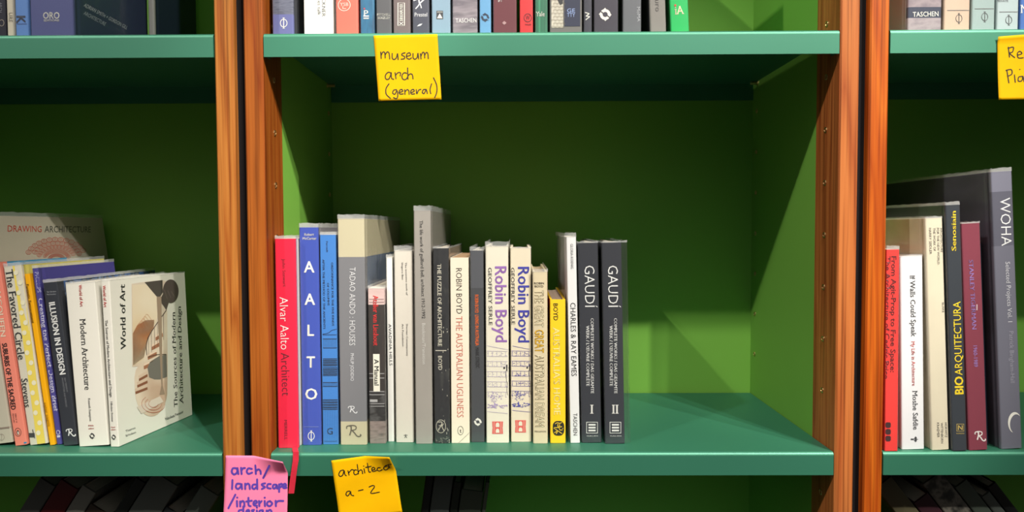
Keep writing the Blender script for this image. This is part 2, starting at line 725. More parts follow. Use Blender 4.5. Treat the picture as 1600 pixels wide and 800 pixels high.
        if style == 'outline_gold':
            sts = [('heavy', mat, layer), ('thin', ink((240, 190, 40), .5, .3), layer + 1)]
        for st, m, ly in sts:
            vs, fs = text_mesh(txt, st)
            s.c.add([s.P3(face, *(a + ax * x + ay * y), ly) for x, y in vs], fs, m)
        return s

    def A(s, u, v, w, h, prims, col, face='S', rot=0, layer=1):
        """emblem drawn in a unit box (-.5..+.5) placed at pixel (u, v); rot turns it clockwise, in degrees"""
        c = Vector(s.hit(u, v, face))
        ca, sa = math.cos(math.radians(rot)), math.sin(math.radians(rot))
        ex = Vector(s.hit(u + w / 2 * ca, v + w / 2 * sa, face)) - Vector(s.hit(u - w / 2 * ca, v - w / 2 * sa, face))
        ey = Vector(s.hit(u + h / 2 * sa, v - h / 2 * ca, face)) - Vector(s.hit(u - h / 2 * sa, v + h / 2 * ca, face))
        asp = h / w
        for pr in prims:
            m = pr[3] if len(pr) > 3 and pr[3] is not None else col
            m = m if not isinstance(m, tuple) else ink(m, .5, .3)
            ly = pr[4] if len(pr) > 4 else layer
            if pr[0] == 'poly':
                q = pr[1]
                tri = tessellate_polygon([[Vector((x, y * asp, 0)) for x, y in q]])
                vs, fs = q, []
                for t in tri:
                    A, B, C = (Vector(q[i]) for i in t)
                    cr = (B - A).x * (C - A).y - (B - A).y * (C - A).x
                    fs.append(tuple(t) if cr > 0 else tuple(t)[::-1])
            elif pr[0] == 'line':
                q = []
                for (xa, ya), (xb, yb) in zip(pr[1][:-1], pr[1][1:]):
                    k_ = max(1, int(abs(xb - xa) / .12))
                    q += [(xa + (xb - xa) * t / k_, ya + (yb - ya) * t / k_) for t in range(k_)]
                q.append(pr[1][-1])
                vs, fs = ribbon([(x, y * asp) for x, y in q], pr[2])
                vs = [(x, y / asp) for x, y in vs]
            elif pr[0] == 'loop':
                vs, fs = ribbon([(x, y * asp) for x, y in pr[1]], pr[2], True)
                vs = [(x, y / asp) for x, y in vs]
            elif pr[0] == 'text':
                tx, x, y, tw, th, st = pr[1]
                v0, fs = text_mesh(tx, st)
                vs = [(x + (p[0] - .5) * tw, y + p[1] * th) for p in v0]
            s.c.add([s.P3(face, *(c + ex * x + ey * y), ly) for x, y in vs], fs, m)
        return s

    def R(s, u0, v0, u1, v1, col, face='S', layer=1):
        """rectangle between two pixels"""
        m = col if not isinstance(col, tuple) else ink(col, .5, .3)
        a = s.hit(u0, v0, face)
        b = s.hit(u1, v1, face)
        n = 6
        x0, x1 = min(a[0], b[0]), max(a[0], b[0])
        z0, z1 = min(a[1], b[1]), max(a[1], b[1])
        for i in range(n):
            xa, xb = x0 + (x1 - x0) * i / n, x0 + (x1 - x0) * (i + 1) / n
            s.c.add([s.P3(face, xa, z0, layer), s.P3(face, xb, z0, layer), s.P3(face, xb, z1, layer), s.P3(face, xa, z1, layer)], [(0, 1, 2, 3)], m)
        return s

    def done(s):
        o = s.c.build('cover', s.root)
        pg = MB()
        t = s.t
        ins = 0.0032 if s.kind == 'hard' else 0.0004
        hp = ins
        pm = paper_edges('page_edges_%02x%02x%02x' % tuple(s.pages_c), s.pages_c)
        x0, x1 = s.x0 + t + .0001, s.x1 - t - .0001
        prof = [(x0, s.d - ins), (x1, s.d - ins), (x1, t + .0006), (x0, t + .0006)]
        n = 8
        vs, fs = [], []
        for i in range(n + 1):
            x = x0 + (x1 - x0) * i / n
            sw = -0.0008 * math.sin(math.pi * i / n) if s.kind == 'hard' else 0
            for y in (t + .0006, s.d - ins):
                for zz in (hp, s.h - ins + sw):
                    vs.append((x, y, zz))
        for i in range(n):
            k = 4 * i
            fs += [(k + 1, k + 5, k + 7, k + 3), (k, k + 2, k + 6, k + 4), (k, k + 4, k + 5, k + 1), (k + 2, k + 3, k + 7, k + 6)]
        fs += [(0, 1, 3, 2), (4 * n, 4 * n + 2, 4 * n + 3, 4 * n + 1)]
        pg.add(vs, fs, pm)
        pg.build('pages', s.root)
        if s.jacket is not None:
            j = MB()
            pts, iL, iR = s.path(0.0005)
            pts = list(pts)
            if s.jr:
                pts = [(x + s.jr if i >= iR - 2 else x, y) for i, (x, y) in enumerate(pts)]
            if s.jl:
                pts = [(x - s.jl if i < iL + 2 else x, y) for i, (x, y) in enumerate(pts)]
            # resample the spine run so that the cut edge can be uneven
            dense = []
            for i in range(len(pts) - 1):
                a, b = pts[i], pts[i + 1]
                L = math.hypot(b[0] - a[0], b[1] - a[1])
                k = max(1, int(L / 0.006))
                for q in range(k):
                    dense.append((a[0] + (b[0] - a[0]) * q / k, a[1] + (b[1] - a[1]) * q / k))
            dense.append(pts[-1])
            n = len(dense)
            top = [s.H + rnd.uniform(-.0007, .0005) for _ in dense]
            jog = [rnd.uniform(-.0004, .0004) for _ in dense]
            rows = [[(x, y, 0.0005) for x, y in dense], [(x, y, .006) for x, y in dense],
                    [(x, y, s.h - .0005) for x, y in dense],
                    [(x + jog[i], y + abs(jog[i]), max(top[i], s.h + .0004)) for i, (x, y) in enumerate(dense)]]
            for r_ in range(3):
                vs = rows[r_] + rows[r_ + 1]
                fs = [(i, i + 1, n + i + 1, n + i) for i in range(n - 1)]
                j.add(vs, fs, (FILM, FILM, HEM)[r_])
            j.build('plastic_jacket', s.root, smooth=True)
        return s.root


# emblem shapes
def PHI(w=.09):
    return [('loop', ell(0, 0, .40, .36, 24), w), ('line', [(0, .5), (0, -.5)], w * 1.2), ('line', [(-.14, .48), (.14, .48)], .05),
            ('line', [(-.14, -.48), (.14, -.48)], .05)]


def DOLPH(hole):
    return [('poly', ell(0, 0, .42, .42, 22)), ('poly', ell(0, 0, .2, .2, 14), 0, hole, 2),
            ('line', smooth_pts([(-.42, .3), (-.12, .06), (.12, -.06), (.42, -.3)]), .09, hole, 2),
            ('poly', [(-.5, .02), (-.32, .2), (-.32, -.12)]), ('poly', [(.5, -.02), (.32, -.2), (.32, .12)]),
            ('poly', [(0, .52), (-.2, .34), (.12, .34)]), ('poly', [(0, -.52), (.2, -.34), (-.12, -.34)])]


def SCRIPT_R(w=.07):
    return [('line', smooth_pts([(-.28, .42), (-.18, .48), (-.16, .1), (-.26, -.36)]), w * 1.3),
            ('line', smooth_pts([(-.46, .2), (-.44, .42), (-.1, .5), (.16, .42), (.14, .16), (-.14, .06)]), w),
            ('line', smooth_pts([(-.1, .06), (.06, -.14), (.24, -.42), (.42, -.46), (.5, -.34), (.44, -.28)]), w * 1.2)]


def SQ3():
    return [('loop', [(-.46, -.46), (.46, -.46), (.46, .46), (-.46, .46)], .06)] + \
           [('poly', [(-.3, y - .07), (.3, y - .07), (.3, y + .07), (-.3, y + .07)]) for y in (.24, 0, -.24)]


def EIGHT(cream):
    return [('poly', [(-.5, -.46), (.5, -.46), (.47, -.05), (.44, 0), (.47, .05), (.5, .46), (-.5, .46), (-.47, .05), (-.44, 0), (-.47, -.05)]),
            ('poly', ell(0, .23, .17, .15, 14), 0, cream, 2), ('poly', ell(0, -.23, .17, .15, 14), 0, cream, 2),
            ('poly', [(-.17, .05), (.17, .05), (.17, .2), (-.17, .2)], 0, cream, 2),
            ('poly', [(-.17, -.38), (.17, -.38), (.17, -.25), (-.17, -.25)], 0, cream, 2),
            ('line', [(-.32, -.42), (-.32, .42)], .025, cream, 2), ('line', [(.32, -.42), (.32, .42)], .025, cream, 2)]


def OVALMAN(fill, lines):
    q = [('poly', [(x * (1.0 if abs(y) < .3 else .96), y) for x, y in
                   [(.5 * math.copysign(abs(math.cos(a)) ** .65, math.cos(a)), .5 * math.copysign(abs(math.sin(a)) ** .65, math.sin(a)))
                    for a in [i * math.pi / 14 for i in range(28)]]], 0, fill, 1)]
    for ln in ([(-.3, .3), (-.1, .38), (.1, .34), (.3, .4)], [(-.05, .3), (-.05, .12), (.08, .1), (.1, .28)], [(-.38, .05), (-.1, .05), (.3, .12)],
               [(-.3, -.05), (0, -.2), (.3, -.36)], [(.05, .02), (.15, -.12), (.35, -.1)], [(-.36, -.3), (-.1, -.2), (-.2, -.38)],
               [(-.4, .0), (-.34, -.02)], [(.34, -.02), (.42, 0)]):
        q.append(('line', smooth_pts(ln), .06, lines, 2))
    return q


def LEAF():
    return [('poly', [(-.12, -.5), (.12, -.5), (.12, -.1), (-.12, -.1)]), ('poly', [(-.5, .1), (-.1, -.1), (-.06, .25), (-.3, .3)]),
            ('poly', [(.5, .1), (.1, -.1), (.06, .25), (.3, .3)]), ('poly', [(0, .5), (-.1, .2), (0, -.05), (.1, .2)])]


# ------------------------------------------------------------------ bookcases
XL, XR = -0.2952, 0.3741          # inner faces of the middle bookcase
YB = 0.306                        # back panel
Z_UP = CZ + 0.2271                # top of the upper shelf
Z_LO = CZ - 0.2666                # top of the lower shelf
Z_BOT = CZ - 0.64                 # the shelf below
Z_TOP = CZ + 0.74
FL = 0.0275                       # depth of the folded front edge
POST_D = 0.064
PIN0 = CZ + 0.1166
PITCH = 0.0635
wW = XR - XL
bays = [(-0.3516 - wW, -0.3516, 'left'), (XL, XR, 'middle'), (0.4304, 0.4304 + wW, 'right')]
BAY_LABEL = {
    'left': 'green bookcase on the left holding a staircase-cover book at its right end',
    'middle': 'middle green bookcase with empty space right of its book row',
    'right': 'green bookcase on the right, cut by the photo edge, holding tall grey book'}


def post(x0, x1, mat, parent, ox, side_mat=None):
    c = 0.0016
    y1 = POST_D
    pl = [(x0 + c, 0), (x1 - c, 0), (x1, c), (x1, y1), (x0, y1), (x0, c)]
    m = MB()
    z0, z1 = 0.0, 2.4
    n = len(pl)
    cx = (x0 + x1) / 2
    vs = [(x - cx, y, z0) for x, y in pl] + [(x - cx, y, z1) for x, y in pl]
    m.add(vs, [(i, (i + 1) % n, n + (i + 1) % n, n + i) for i in range(n)] + [tuple(range(n))[::-1], tuple(range(n, 2 * n))], mat)
    return m.build('post', parent, loc=(cx - ox, 0, 0))


def sleeve():
    """brass shelf-pin sleeve: rim ring with a dark bore, facing +x"""
    m = MB()
    n = 16
    r0, r1 = 0.0022, 0.0036
    ring = []
    for r, x in ((r1, 0.0), (r1, 0.0007), (r1 * .9, 0.0011), (r0 * 1.1, 0.0011), (r0, 0.0008), (r0, -0.001)):
        ring.append([(x, r * math.cos(2 * math.pi * i / n), r * math.sin(2 * math.pi * i / n)) for i in range(n)])
    for a in range(len(ring) - 1):
        m.add(ring[a] + ring[a + 1], [(i, (i + 1) % n, n + (i + 1) % n, n + i) for i in range(n)], BRASS)
    m.add(ring[-1], [tuple(range(n))], HOLE)
    me = m.build('pin_sleeve', None, smooth=False)
    return me


def pin():
    """brass pin carrying a shelf end"""
    m = MB()
    n = 14
    prof = [(0.0, .0036), (.0008, .0036), (.0008, .0026), (.011, .0026), (.0118, .002), (.0118, 0)]
    rings = [[(x, r * math.cos(2 * math.pi * i / n), r * math.sin(2 * math.pi * i / n)) for i in range(n)] for x, r in prof]
    for a in range(len(rings) - 1):
        m.add(rings[a] + rings[a + 1], [(i, (i + 1) % n, n + (i + 1) % n, n + i) for i in range(n)], BRASS)
    return m.build('shelf_pin', None, smooth=False)


SLEEVE = sleeve()
PIN = pin()
first = {'s': True, 'p': True}


def put(proto, key, parent, loc, flip):
    o = proto if first[key] else proto.copy()
    if not first[key]:
        COL.objects.link(o)
    first[key] = False
    o.parent = parent
    o.location = loc
    o.rotation_euler = (0, 0, math.pi if flip else 0)
    return o


def shelf(parent, x0, x1, z, ox):
    """folded sheet-metal shelf: top plate, rounded front edge with a down-turned lip, down-turned rear lip, end returns"""
    t = 0.002
    r = 0.0045
    yb = YB - 0.004
    out = []
    inn = []
    for k in range(7):
        a = math.radians(90 * k / 6)
        out.append((r - r * math.sin(a), z - r + r * math.cos(a)))
        inn.append((r - (r - t) * math.sin(a), z - r + (r - t) * math.cos(a)))
    p = [(yb, z)] + out + [(0, z - FL), (t, z - FL)] + inn[::-1] + [(yb - t, z - t), (yb - t, z - FL), (yb, z - FL)]
    m = MB()
    g = 0.0012
    m.extrude_x(p, x0 + g - ox, x1 - g - ox, TEAL)
    for xa, xb in ((x0 + g, x0 + g + t), (x1 - g - t, x1 - g)):       # end returns behind the lip
        m.box((xa - ox, t, z - FL + .0015), (xb - ox, 0.018, z - t), TEAL)
    return m.build('shelf', parent)


ROOTS = {}
for x0, x1, key in bays:
    ox = (x0 + x1) / 2
    root = empty('bookcase', (ox, 0, 0), BAY_LABEL[key], 'bookcase', 'green bookcases standing side by side')
    ROOTS[key] = root
    pw = 0.0222
    post(x0 - pw, x0, CEDARR if key == 'right' else CEDARO, root, ox)
    post(x1, x1 + pw, CEDARP if key == 'middle' else CEDAR, root, ox)
    for xa, xb in ((x0 - 0.018, x0), (x1, x1 + 0.018)):
        m = MB()
        m.box((xa - ox, POST_D, 0), (xb - ox, YB, 2.4), GREEN)
        m.build('side_panel', root)
    m = MB()
    m.box((x0 - .018 - ox, YB, 0), (x1 + .018 - ox, YB + .012, 2.4), GREEN)
    m.build('back_panel', root)
    m = MB()
    m.box((x0 - ox + .0005, 0.004, 0.0), (x1 - ox - .0005, 0.02, 0.09), CEDARD)
    m.build('plinth', root)
    m = MB()
    m.box((x0 - pw - ox, 0, 2.4), (x1 + pw - ox, YB + .012, 2.425), CEDAR)
    m.build('top_board', root)
    for z in (Z_TOP, Z_UP, Z_LO, Z_BOT):
        shelf(root, x0, x1, z, ox)
        if z in (Z_UP, Z_LO):
            for flip, xx in ((False, x0), (True, x1)):
                for yy in (0.036, YB - 0.024):
                    put(PIN, 'p', root, (xx - ox, yy, z - .002 - .0027), flip)
    for flip, xx in ((False, x0), (True, x1)):
        if (key == 'left') or (key == 'right' and not flip):
            continue
        for yy in (0.036, YB - 0.020):
            for k in range(-9, 3):
                zz = PIN0 + PITCH * k
                if abs(zz - Z_UP) < .012 or abs(zz - Z_LO) < .012:
                    continue
                if zz < Z_LO - 0.15:
                    continue
                put(SLEEVE, 's', root, (xx - ox, yy, zz), flip)

# black filler strips in the gaps between the bookcases, wall and floor
for i, (a, b) in enumerate(((-0.3516 + .0222, XL - .0222), (XR + .0222, 0.4304 - .0222))):
    m = MB()
    m.box((a, 0.011, 0), (b, 0.045, 2.4), BLACK)
    o = m.build('trim_%d' % (i + 1))
    o['kind'] = 'structure'
m = MB()
m.box((-3, YB + .014, 0), (3, YB + .12, 3.2), ink((150, 148, 140), .8, .2, 'wall_paint', .06))
o = m.build('wall_back')
o['kind'] = 'structure'
m = MB()
m.box((-3, -3.2, -0.05), (3, YB + .12, 0), ink((112, 104, 96), .7, .3, 'carpet', .2))
o = m.build('floor')
o['kind'] = 'structure'

# ------------------------------------------------------------------ books on the middle bookcase, lower shelf
DK = (38, 36, 36)
WH = (240, 238, 228)
GL_M = 'books in the row on the middle lower shelf'
GL_L = 'books leaning on the left lower shelf'
GL_R = 'books on the right lower shelf'
GU_M = 'books on the middle upper shelf'
GU_L = 'books on the left upper shelf'
GU_R = 'books on the right upper shelf'
LINEN = cloth((234, 226, 196), (186, 176, 142), 7000)
LINENW = cloth((238, 232, 220), (220, 212, 198), 8000)
LINENG = cloth((176, 172, 166), (120, 116, 112), 7000)
MAROON = cloth((166, 50, 78), (112, 26, 50), 8000, 'maroon_cloth')
SCUFF = mottle('scuffed_black_paper', [(30, 30, 34), (44, 44, 46), (38, 38, 42), (62, 62, 60)], (60, 60, 30), 8)

b = Book('crimson red hardback, leftmost of the middle row, with red ribbon marker', (433.6, 700), (467.5, 700), (445, 368), Z_LO, 0, .17, 'hard',
         body=ink((240, 14, 62), .4, .4), right=ink((226, 222, 220)), jacket=3.5, group=GL_M)
b.T('John Stewart', 443.5, 404, 445, 448, 5, (150, 10, 40)).T('Alvar Aalto', 443.5, 464, 445.5, 546, 13, (250, 236, 232), 'thin')
b.T('Architect', 445.5, 551, 447.5, 618, 13, (96, 14, 34), 'thin').T('MERRELL', 446.5, 656, 447, 687, 4.5, (120, 14, 40))
red_book = b
b.done()

b = Book('royal blue hardback spelling five big white letters down its spine', (471.5, 695.5), (503, 695.5), (483, 348.5), Z_LO, 0, .235, 'hard',
         body=ink((60, 82, 178), .35, .4), right=ink((120, 118, 128)), jacket=5, group=GL_M)
b.T('Robert', 475.7, 366.3, 490.8, 366.3, 3.8, WH, 'bold').T('McCarter', 473, 372.5, 494.5, 372.5, 3.8, WH, 'bold')
for ch, x0_, x1_, v in (('A', 475, 491.5, 417), ('A', 476, 492.5, 467.5), ('L', 480.5, 491, 516), ('T', 479, 492.5, 565.5), ('O', 477, 496, 615.5)):
    b.T(ch, x0_, v, x1_, v, 17, WH, 'bold')
b.R(471, 666.4, 502, 667, (120, 136, 200)).A(486.5, 681, 12, 17, PHI(.08), WH)
b.done()

b = Book('sky blue paperback with engraved columns on its spine, beside royal blue book', (503.5, 694.5), (530, 694.5), (512, 362), Z_LO, 0, .20, 'paper',
         body=ink((62, 128, 204), .4, .35), right=ink((70, 74, 84)), jacket=3.5, group=GL_M)
b.T('Perrault', 511, 377, 511.5, 394, 3, (24, 52, 96)).T('ORDONNANCE FOR THE FIVE KINDS', 519, 410, 520.5, 509, 3, (26, 50, 92), 'serif')
b.T('OF COLUMNS', 512.5, 442, 513.5, 477, 2.8, (26, 50, 92), 'serif').T('AFTER THE METHOD OF THE ANCIENTS', 505.5, 405, 507, 514, 3, (26, 50, 92), 'serif')
b.A(516, 518, 26, 10, [('line', smooth_pts([(-.45, -.4), (-.1, -.2), (.1, .2), (.45, .4)]), .03), ('line', [(-.45, -.5), (.45, -.5)], .03)], (26, 50, 92))
for v0, v1, dn in ((529, 544, 1), (560, 572, 2), (574, 587, 2), (597, 604, 1), (624, 640, 2)):
    col = (34, 44, 62)
    b.R(504.6, v0, 529, v0 + .8, col).R(504.6, v1 - .8, 529, v1, col)
    for k in range(14):
        u = 505.3 + 23 * k / 13
        b.R(u, v0, u + (.45 if dn == 1 else .9), v1, col)
    if dn == 2:
        for q in range(3):
            vv = v0 + (v1 - v0) * (q + 1) / 4
            b.R(504.6, vv, 529, vv + .9, col)
for k in range(9):
    u = 506 + 22 * k / 8
    b.R(u, 641, u + .5, 692, (40, 86, 150))
b.R(504.6, 689, 529, 689.6, (40, 80, 130)).T('G', 511, 673.5, 520, 673.5, 10, (44, 66, 96), 'serif')
b.done()

b = Book('tall grey and beige linen book with pale thin title, fourth from left', (531, 695), (574.5, 695), (549, 335), Z_LO, 0, .262, 'hard',
         segs=[(401.5, LINEN), (658.5, ink((124, 124, 128), .4, .35)), (None, LINEN)], jacket=5, group=GL_M)
b.T('TADAO ANDO : HOUSES', 551, 417.6, 550.5, 539.5, 9, (226, 226, 228), 'thin').T('PHILIP JODIDIO', 550.5, 552, 550.5, 595, 5, (222, 222, 226))
b.A(551, 640, 14, 11, SCRIPT_R(.08), (226, 226, 228)).A(552.5, 673.5, 23, 18, SCRIPT_R(.07), (104, 98, 84))
m_ = mottle('grey_blue_photo', [(84, 100, 128), (120, 132, 150), (96, 110, 134)], (6, 6, 10), 3)
z0_, z1_ = b.segs[1][0], b.segs[1][1]
b.c.add([b.P3('R', .014, z0_), b.P3('R', .255, z0_), b.P3('R', .255, z1_), b.P3('R', .014, z1_)], [(0, 1, 2, 3)], m_)
b.done()

b = Book('black and pink photo paperback with slanted red title, between grey and white books', (576.5, 693), (604, 693), (587, 446), Z_LO, 0, .16, 'paper',
         segs=[(476, mottle('pink_photo', [(206, 176, 172), (226, 198, 192), (190, 160, 158)], (8, 8, 60), 3)),
               (612, mottle('dark_photo', [(40, 34, 32), (58, 50, 46), (48, 42, 40)], (200, 5, 14), 3)),
               (658, mottle('dark_machine_photo', [(52, 50, 50), (38, 34, 34), (84, 82, 82), (44, 40, 40)], (40, 5, 110), 4)),
               (None, mottle('grey_pink_photo', [(120, 104, 100), (150, 134, 128), (98, 90, 86)], (40, 40, 220), 5))], jacket=3.5, group=GL_M)
b.T('Atelier van Lieshout', 587, 461.5, 587.6, 540, 8, (226, 44, 44), 'bold')
b.R(583, 553, 593.8, 611.5, (240, 236, 220)).T('A Manual', 588.4, 561, 588.6, 602, 7, (24, 24, 24), 'bold', layer=2)
for v in (467, 472):
    b.R(574, v, 603, v + .8, (150, 120, 118))
for v in (583, 590, 611, 616, 630, 634):
    b.R(577, v, 602.5, v + 1.2, (158, 156, 156))
b.R(578, 624, 590, 628, (176, 174, 174))
b.done()

b = Book('thinnest white paperback, with tiny spaced capitals, left of pale linen book', (605.5, 690), (617, 690), (608, 398), Z_LO, 0, .2, 'paper',
         body=ink((242, 240, 234), .5, .3), jacket=3.5, group=GL_M)
b.T('AVADINA HILLS', 609.3, 506, 611, 571, 4.4, (70, 70, 72))
b.done()

b = Book('pale off-white linen hardback with small typewriter lettering', (617.7, 691.3), (648, 691.3), (630, 384), Z_LO, 0, .2, 'hard',
         body=LINENW, jacket=6, group=GL_M)
b.T('The inventive work of', 634.3, 410, 636, 461, 2.6, (52, 50, 50)).T('Shigeru Ban', 628.7, 410, 629.3, 437, 2.6, (52, 50, 50))
b.T('Sherman Contemporary', 636, 506, 636.4, 556, 2.6, (52, 50, 50)).T('Art Foundation', 629.3, 506, 630, 541, 2.6, (52, 50, 50))
b.A(634, 681, 6, 6, [('line', [(0, .5), (0, 0), (.3, -.5)], .12), ('line', [(0, 0), (-.3, -.5)], .12), ('line', [(-.5, .2), (.5, .2)], .12)], (48, 46, 46))
b.done()

b = Book('tallest grey hardback in the middle row, with small black title', (648.7, 693.5), (677, 693.5), (658, 321), Z_LO, 0, .262, 'hard',
         body=ink((168, 162, 154), .45, .35, var=.05), jacket=6, group=GL_M)
b.T('The life work of guilford bell, architect 1912-1992', 658, 344.5, 662, 497.5, 5.2, (44, 42, 42))
b.T('Bookman/Transition', 662, 505, 662.7, 569, 5, (226, 222, 216))
b.done()

b = Book('worn black hardback with white spaced capitals and oval emblem', (678, 692.8), (704.3, 692.8), (688, 385), Z_LO, 0, .215, 'hard',
         body=SCUFF, right=ink((178, 160, 140), .6, .3, var=.2), pages=(226, 204, 170), jacket=2, group=GL_M)
b.T('THE PUZZLE OF ARCHITECTURE', 686.3, 412.5, 687.5, 541, 6, (222, 216, 198), 'bold')
b.R(680.5, 547, 697.5, 548.2, (214, 208, 192)).T('BOYD', 687.6, 556, 688, 578, 6, (222, 216, 198), 'bold')
b.A(689, 666, 16, 22, [('loop', ell(0, 0, .46, .46, 24), .05), ('line', smooth_pts([(-.3, .3), (.1, .3), (0, .05), (-.25, -.3)]), .07),
                      ('line', smooth_pts([(.25, .2), (.1, 0), (.3, -.3)]), .07), ('line', [(-.2, .05), (.2, .05)], .06)], (206, 200, 182))
r2 = random.Random(3)
for k in range(26):
    u, v = 680 + 23 * r2.random() ** .5, 505 + 188 * r2.random()
    b.R(u, v, u + r2.uniform(.3, 1.2), v + r2.uniform(.3, 3.5), (190, 186, 172))
for k in range(30):
    u, v = 681 + 22 * r2.random(), 682 + 10 * r2.random()
    b.R(u, v, u + r2.uniform(.4, 1.6), v + .7, (178, 176, 160))
b.done()

b = Book('cream paperback with thin black and salmon title, right of worn black book', (705, 692.5), (734.3, 692.5), (717, 402.5), Z_LO, 0, .19, 'paper',
         body=ink((240, 230, 208), .5, .3, var=.03), pages=(196, 158, 118), group=GL_M)
b.T('ROBIN BOYD', 717, 419, 717.7, 490, 9, (64, 56, 52), 'thin').T('THE AUSTRALIAN UGLINESS', 717.3, 494, 719.3, 652, 10, (208, 112, 96), 'thin')
b.A(719.6, 672.5, 9.5, 14.5, [('loop', ell(0, 0, .46, .46, 22), .06), ('text', ('t', 0, 0, .3, .42, 'serif'))], (70, 66, 62))
b.A(725, 684, 18, 17, [('line', [(-.5, -.5), (.5, .5)], .025)], (120, 112, 100))
b.done()

b = Book('charcoal hardback with small orange title, left of lilac-lettered book', (735, 691), (758.2, 691), (744, 385.5), Z_LO, 0, .2, 'hard',
         segs=[(450, ink((88, 90, 96), .4, .35)), (None, ink((72, 74, 78), .4, .35))], jacket=4.5, group=GL_M)
b.T('ROBIN BOYD', 744.8, 460.5, 745, 489, 5.5, (246, 112, 40), 'bold').T('LIVING IN AUSTRALIA', 745, 492, 745.6, 540, 5.5, (246, 112, 40), 'bold')
b.T('MARK STRIZIC', 745.6, 543, 746.4, 575, 5.5, (40, 40, 44), 'bold').A(746.7, 659, 13, 13, DOLPH((72, 74, 78)), WH)
b.done()


def sketch(b, ul, ur, vt, vb, c1, c2, dens):
    """tower block line drawing printed around a spine: floors of windows, a tree and a street"""
    r = random.Random(5)
    ln = lambda p, w, c=c1: b.A((ul + ur) / 2, (vt + vb) / 2, ur - ul, vb - vt, [('line', p, w)], c)
    ln([(-.5, .5), (.5, .44)], .02)
    for k in range(9):
        y = .42 - .075 * k
        ln([(-.48, y), (.48, y - .004)], .018)
    for k in range(5):
        y0 = .40 - .15 * k
        for q in range(dens):
            x = r.uniform(-.46, .4)
            y = y0 - r.uniform(0, .06)
            ln([(x, y), (x + r.uniform(.02, .1), y + r.uniform(-.012, .012))], .018)
        for q in range(5):
            x = -.42 + .2 * q
            ln([(x, y0 + .02), (x, y0 - .06)], .016)
    for q in range(46):
        a, rr = r.uniform(0, 6.28), r.random() ** .5
        x, y = -.12 + .3 * rr * math.cos(a), -.26 + .085 * rr * math.sin(a)
        ln([(x, y), (x + r.uniform(-.06, .06), y + r.uniform(-.02, .02))], .024, c2)
    ln([(-.12, -.34), (-.12, -.42)], .05, c2)
    for q in range(40):
        x = r.uniform(-.46, .42)
        y = r.uniform(-.42, -.36)
        ln([(x, y), (x + .07, y + r.uniform(-.008, .008))], .028, c2)
    ln([(-.48, -.47), (.48, -.5)], .02)
    b.A(ur - 3, vt + (vb - vt) * .33, 9, 9, [('poly', [(-.5, -.16), (.5, -.16), (.5, .16), (-.5, .16)]), ('line', [(.1, -.5), (.1, .6)], .2)], (52, 50, 54), layer=2)
    b.A(ur - 2, vt + (vb - vt) * .55, 6, 38, [('line', smooth_pts([(-.3, .5), (-.1, .1), (.1, .0), (.0, -.3), (.2, -.5)]), .1)], (70, 68, 72), layer=2)


CREAM = ink((242, 236, 216), .45, .35, var=.02)
b = Book('cream hardback with big lilac title, left of its violet-lettered twin', (759, 692), (796.5, 692), (777, 377.5), Z_LO, 0, .21, 'hard', body=CREAM, jacket=5.5, group=GL_M)
b.T('GEOFFREY SERLE', 765.4, 418, 766.6, 508, 5.5, (64, 60, 62), 'serif').T('Robin Boyd', 782.3, 416, 783.3, 534.5, 17.5, (160, 112, 190), 'bold')
sketch(b, 760, 794, 540, 646, (196, 186, 208), (178, 160, 204), 10)
b.A(777.5, 668, 17, 21, EIGHT((240, 234, 214)), (232, 104, 96))
b.done()
b = Book('cream hardback with big violet-blue title, right of its lilac-lettered twin', (797.3, 690.5), (831.5, 690.5), (814, 385.5), Z_LO, 0, .2, 'hard', body=ink((240, 228, 202), .45, .35, var=.03), pages=(226, 210, 178), jacket=1.5, group=GL_M)
b.T('GEOFFREY SERLE', 801, 418, 802, 507, 5.2, (64, 60, 62), 'serif').T('Robin Boyd', 818, 416.7, 818.4, 535, 17, (66, 66, 170), 'bold')
sketch(b, 798, 830, 540, 644, (112, 104, 172), (76, 76, 170), 18)
b.A(813.3, 666, 17, 21, EIGHT((240, 230, 206)), (232, 104, 96))
b.done()

b = Book('yellowed cream book with outlined capitals, left of the yellow paperback', (832, 693), (857, 693), (842, 420), Z_LO, 0, .19, 'hard',
         body=ink((232, 216, 180), .45, .35, var=.06), right=ink((196, 60, 70)), pages=(214, 190, 150), jacket=3.5, group=GL_M)
b.T('ROBIN', 834.5, 442.6, 850, 442.6, 3.2, (70, 60, 50), 'bold').T('BOYD', 835.3, 447.4, 849, 447.4, 3.2, (70, 60, 50), 'bold')
b.T('THE GREAT', 842.4, 453, 842.5, 511, 13.5, (120, 92, 48), 'outline').T('GREAT', 842.5, 515, 842.8, 551, 13.5, (136, 96, 30), 'outline_gold')
b.T('AUSTRALIAN DREAM', 842.8, 554, 843.5, 667, 13.5, (110, 88, 54), 'outline').T('PERGAMON', 835.5, 674, 853, 674, 2.6, (90, 78, 62))
b.done()

b = Book('bright yellow paperback, shortest in the middle row', (859.3, 692.5), (884.3, 692.5), (870.5, 468), Z_LO, 0, .18, 'hard',
         body=ink((250, 206, 40), .45, .35), left=ink((196, 56, 66)), pages=(232, 204, 180), group=GL_M, bulge=.0003)
b.T('BOYD', 868, 474, 868.3, 500.5, 6.8, (54, 50, 40), 'serif').T("AUSTRALIA'S HOME", 869, 511, 870.6, 648, 10, (250, 232, 150), 'serif')
b.A(872.6, 669, 18, 23, OVALMAN((48, 48, 44), (240, 200, 60)), (48, 48, 44))
b.done()

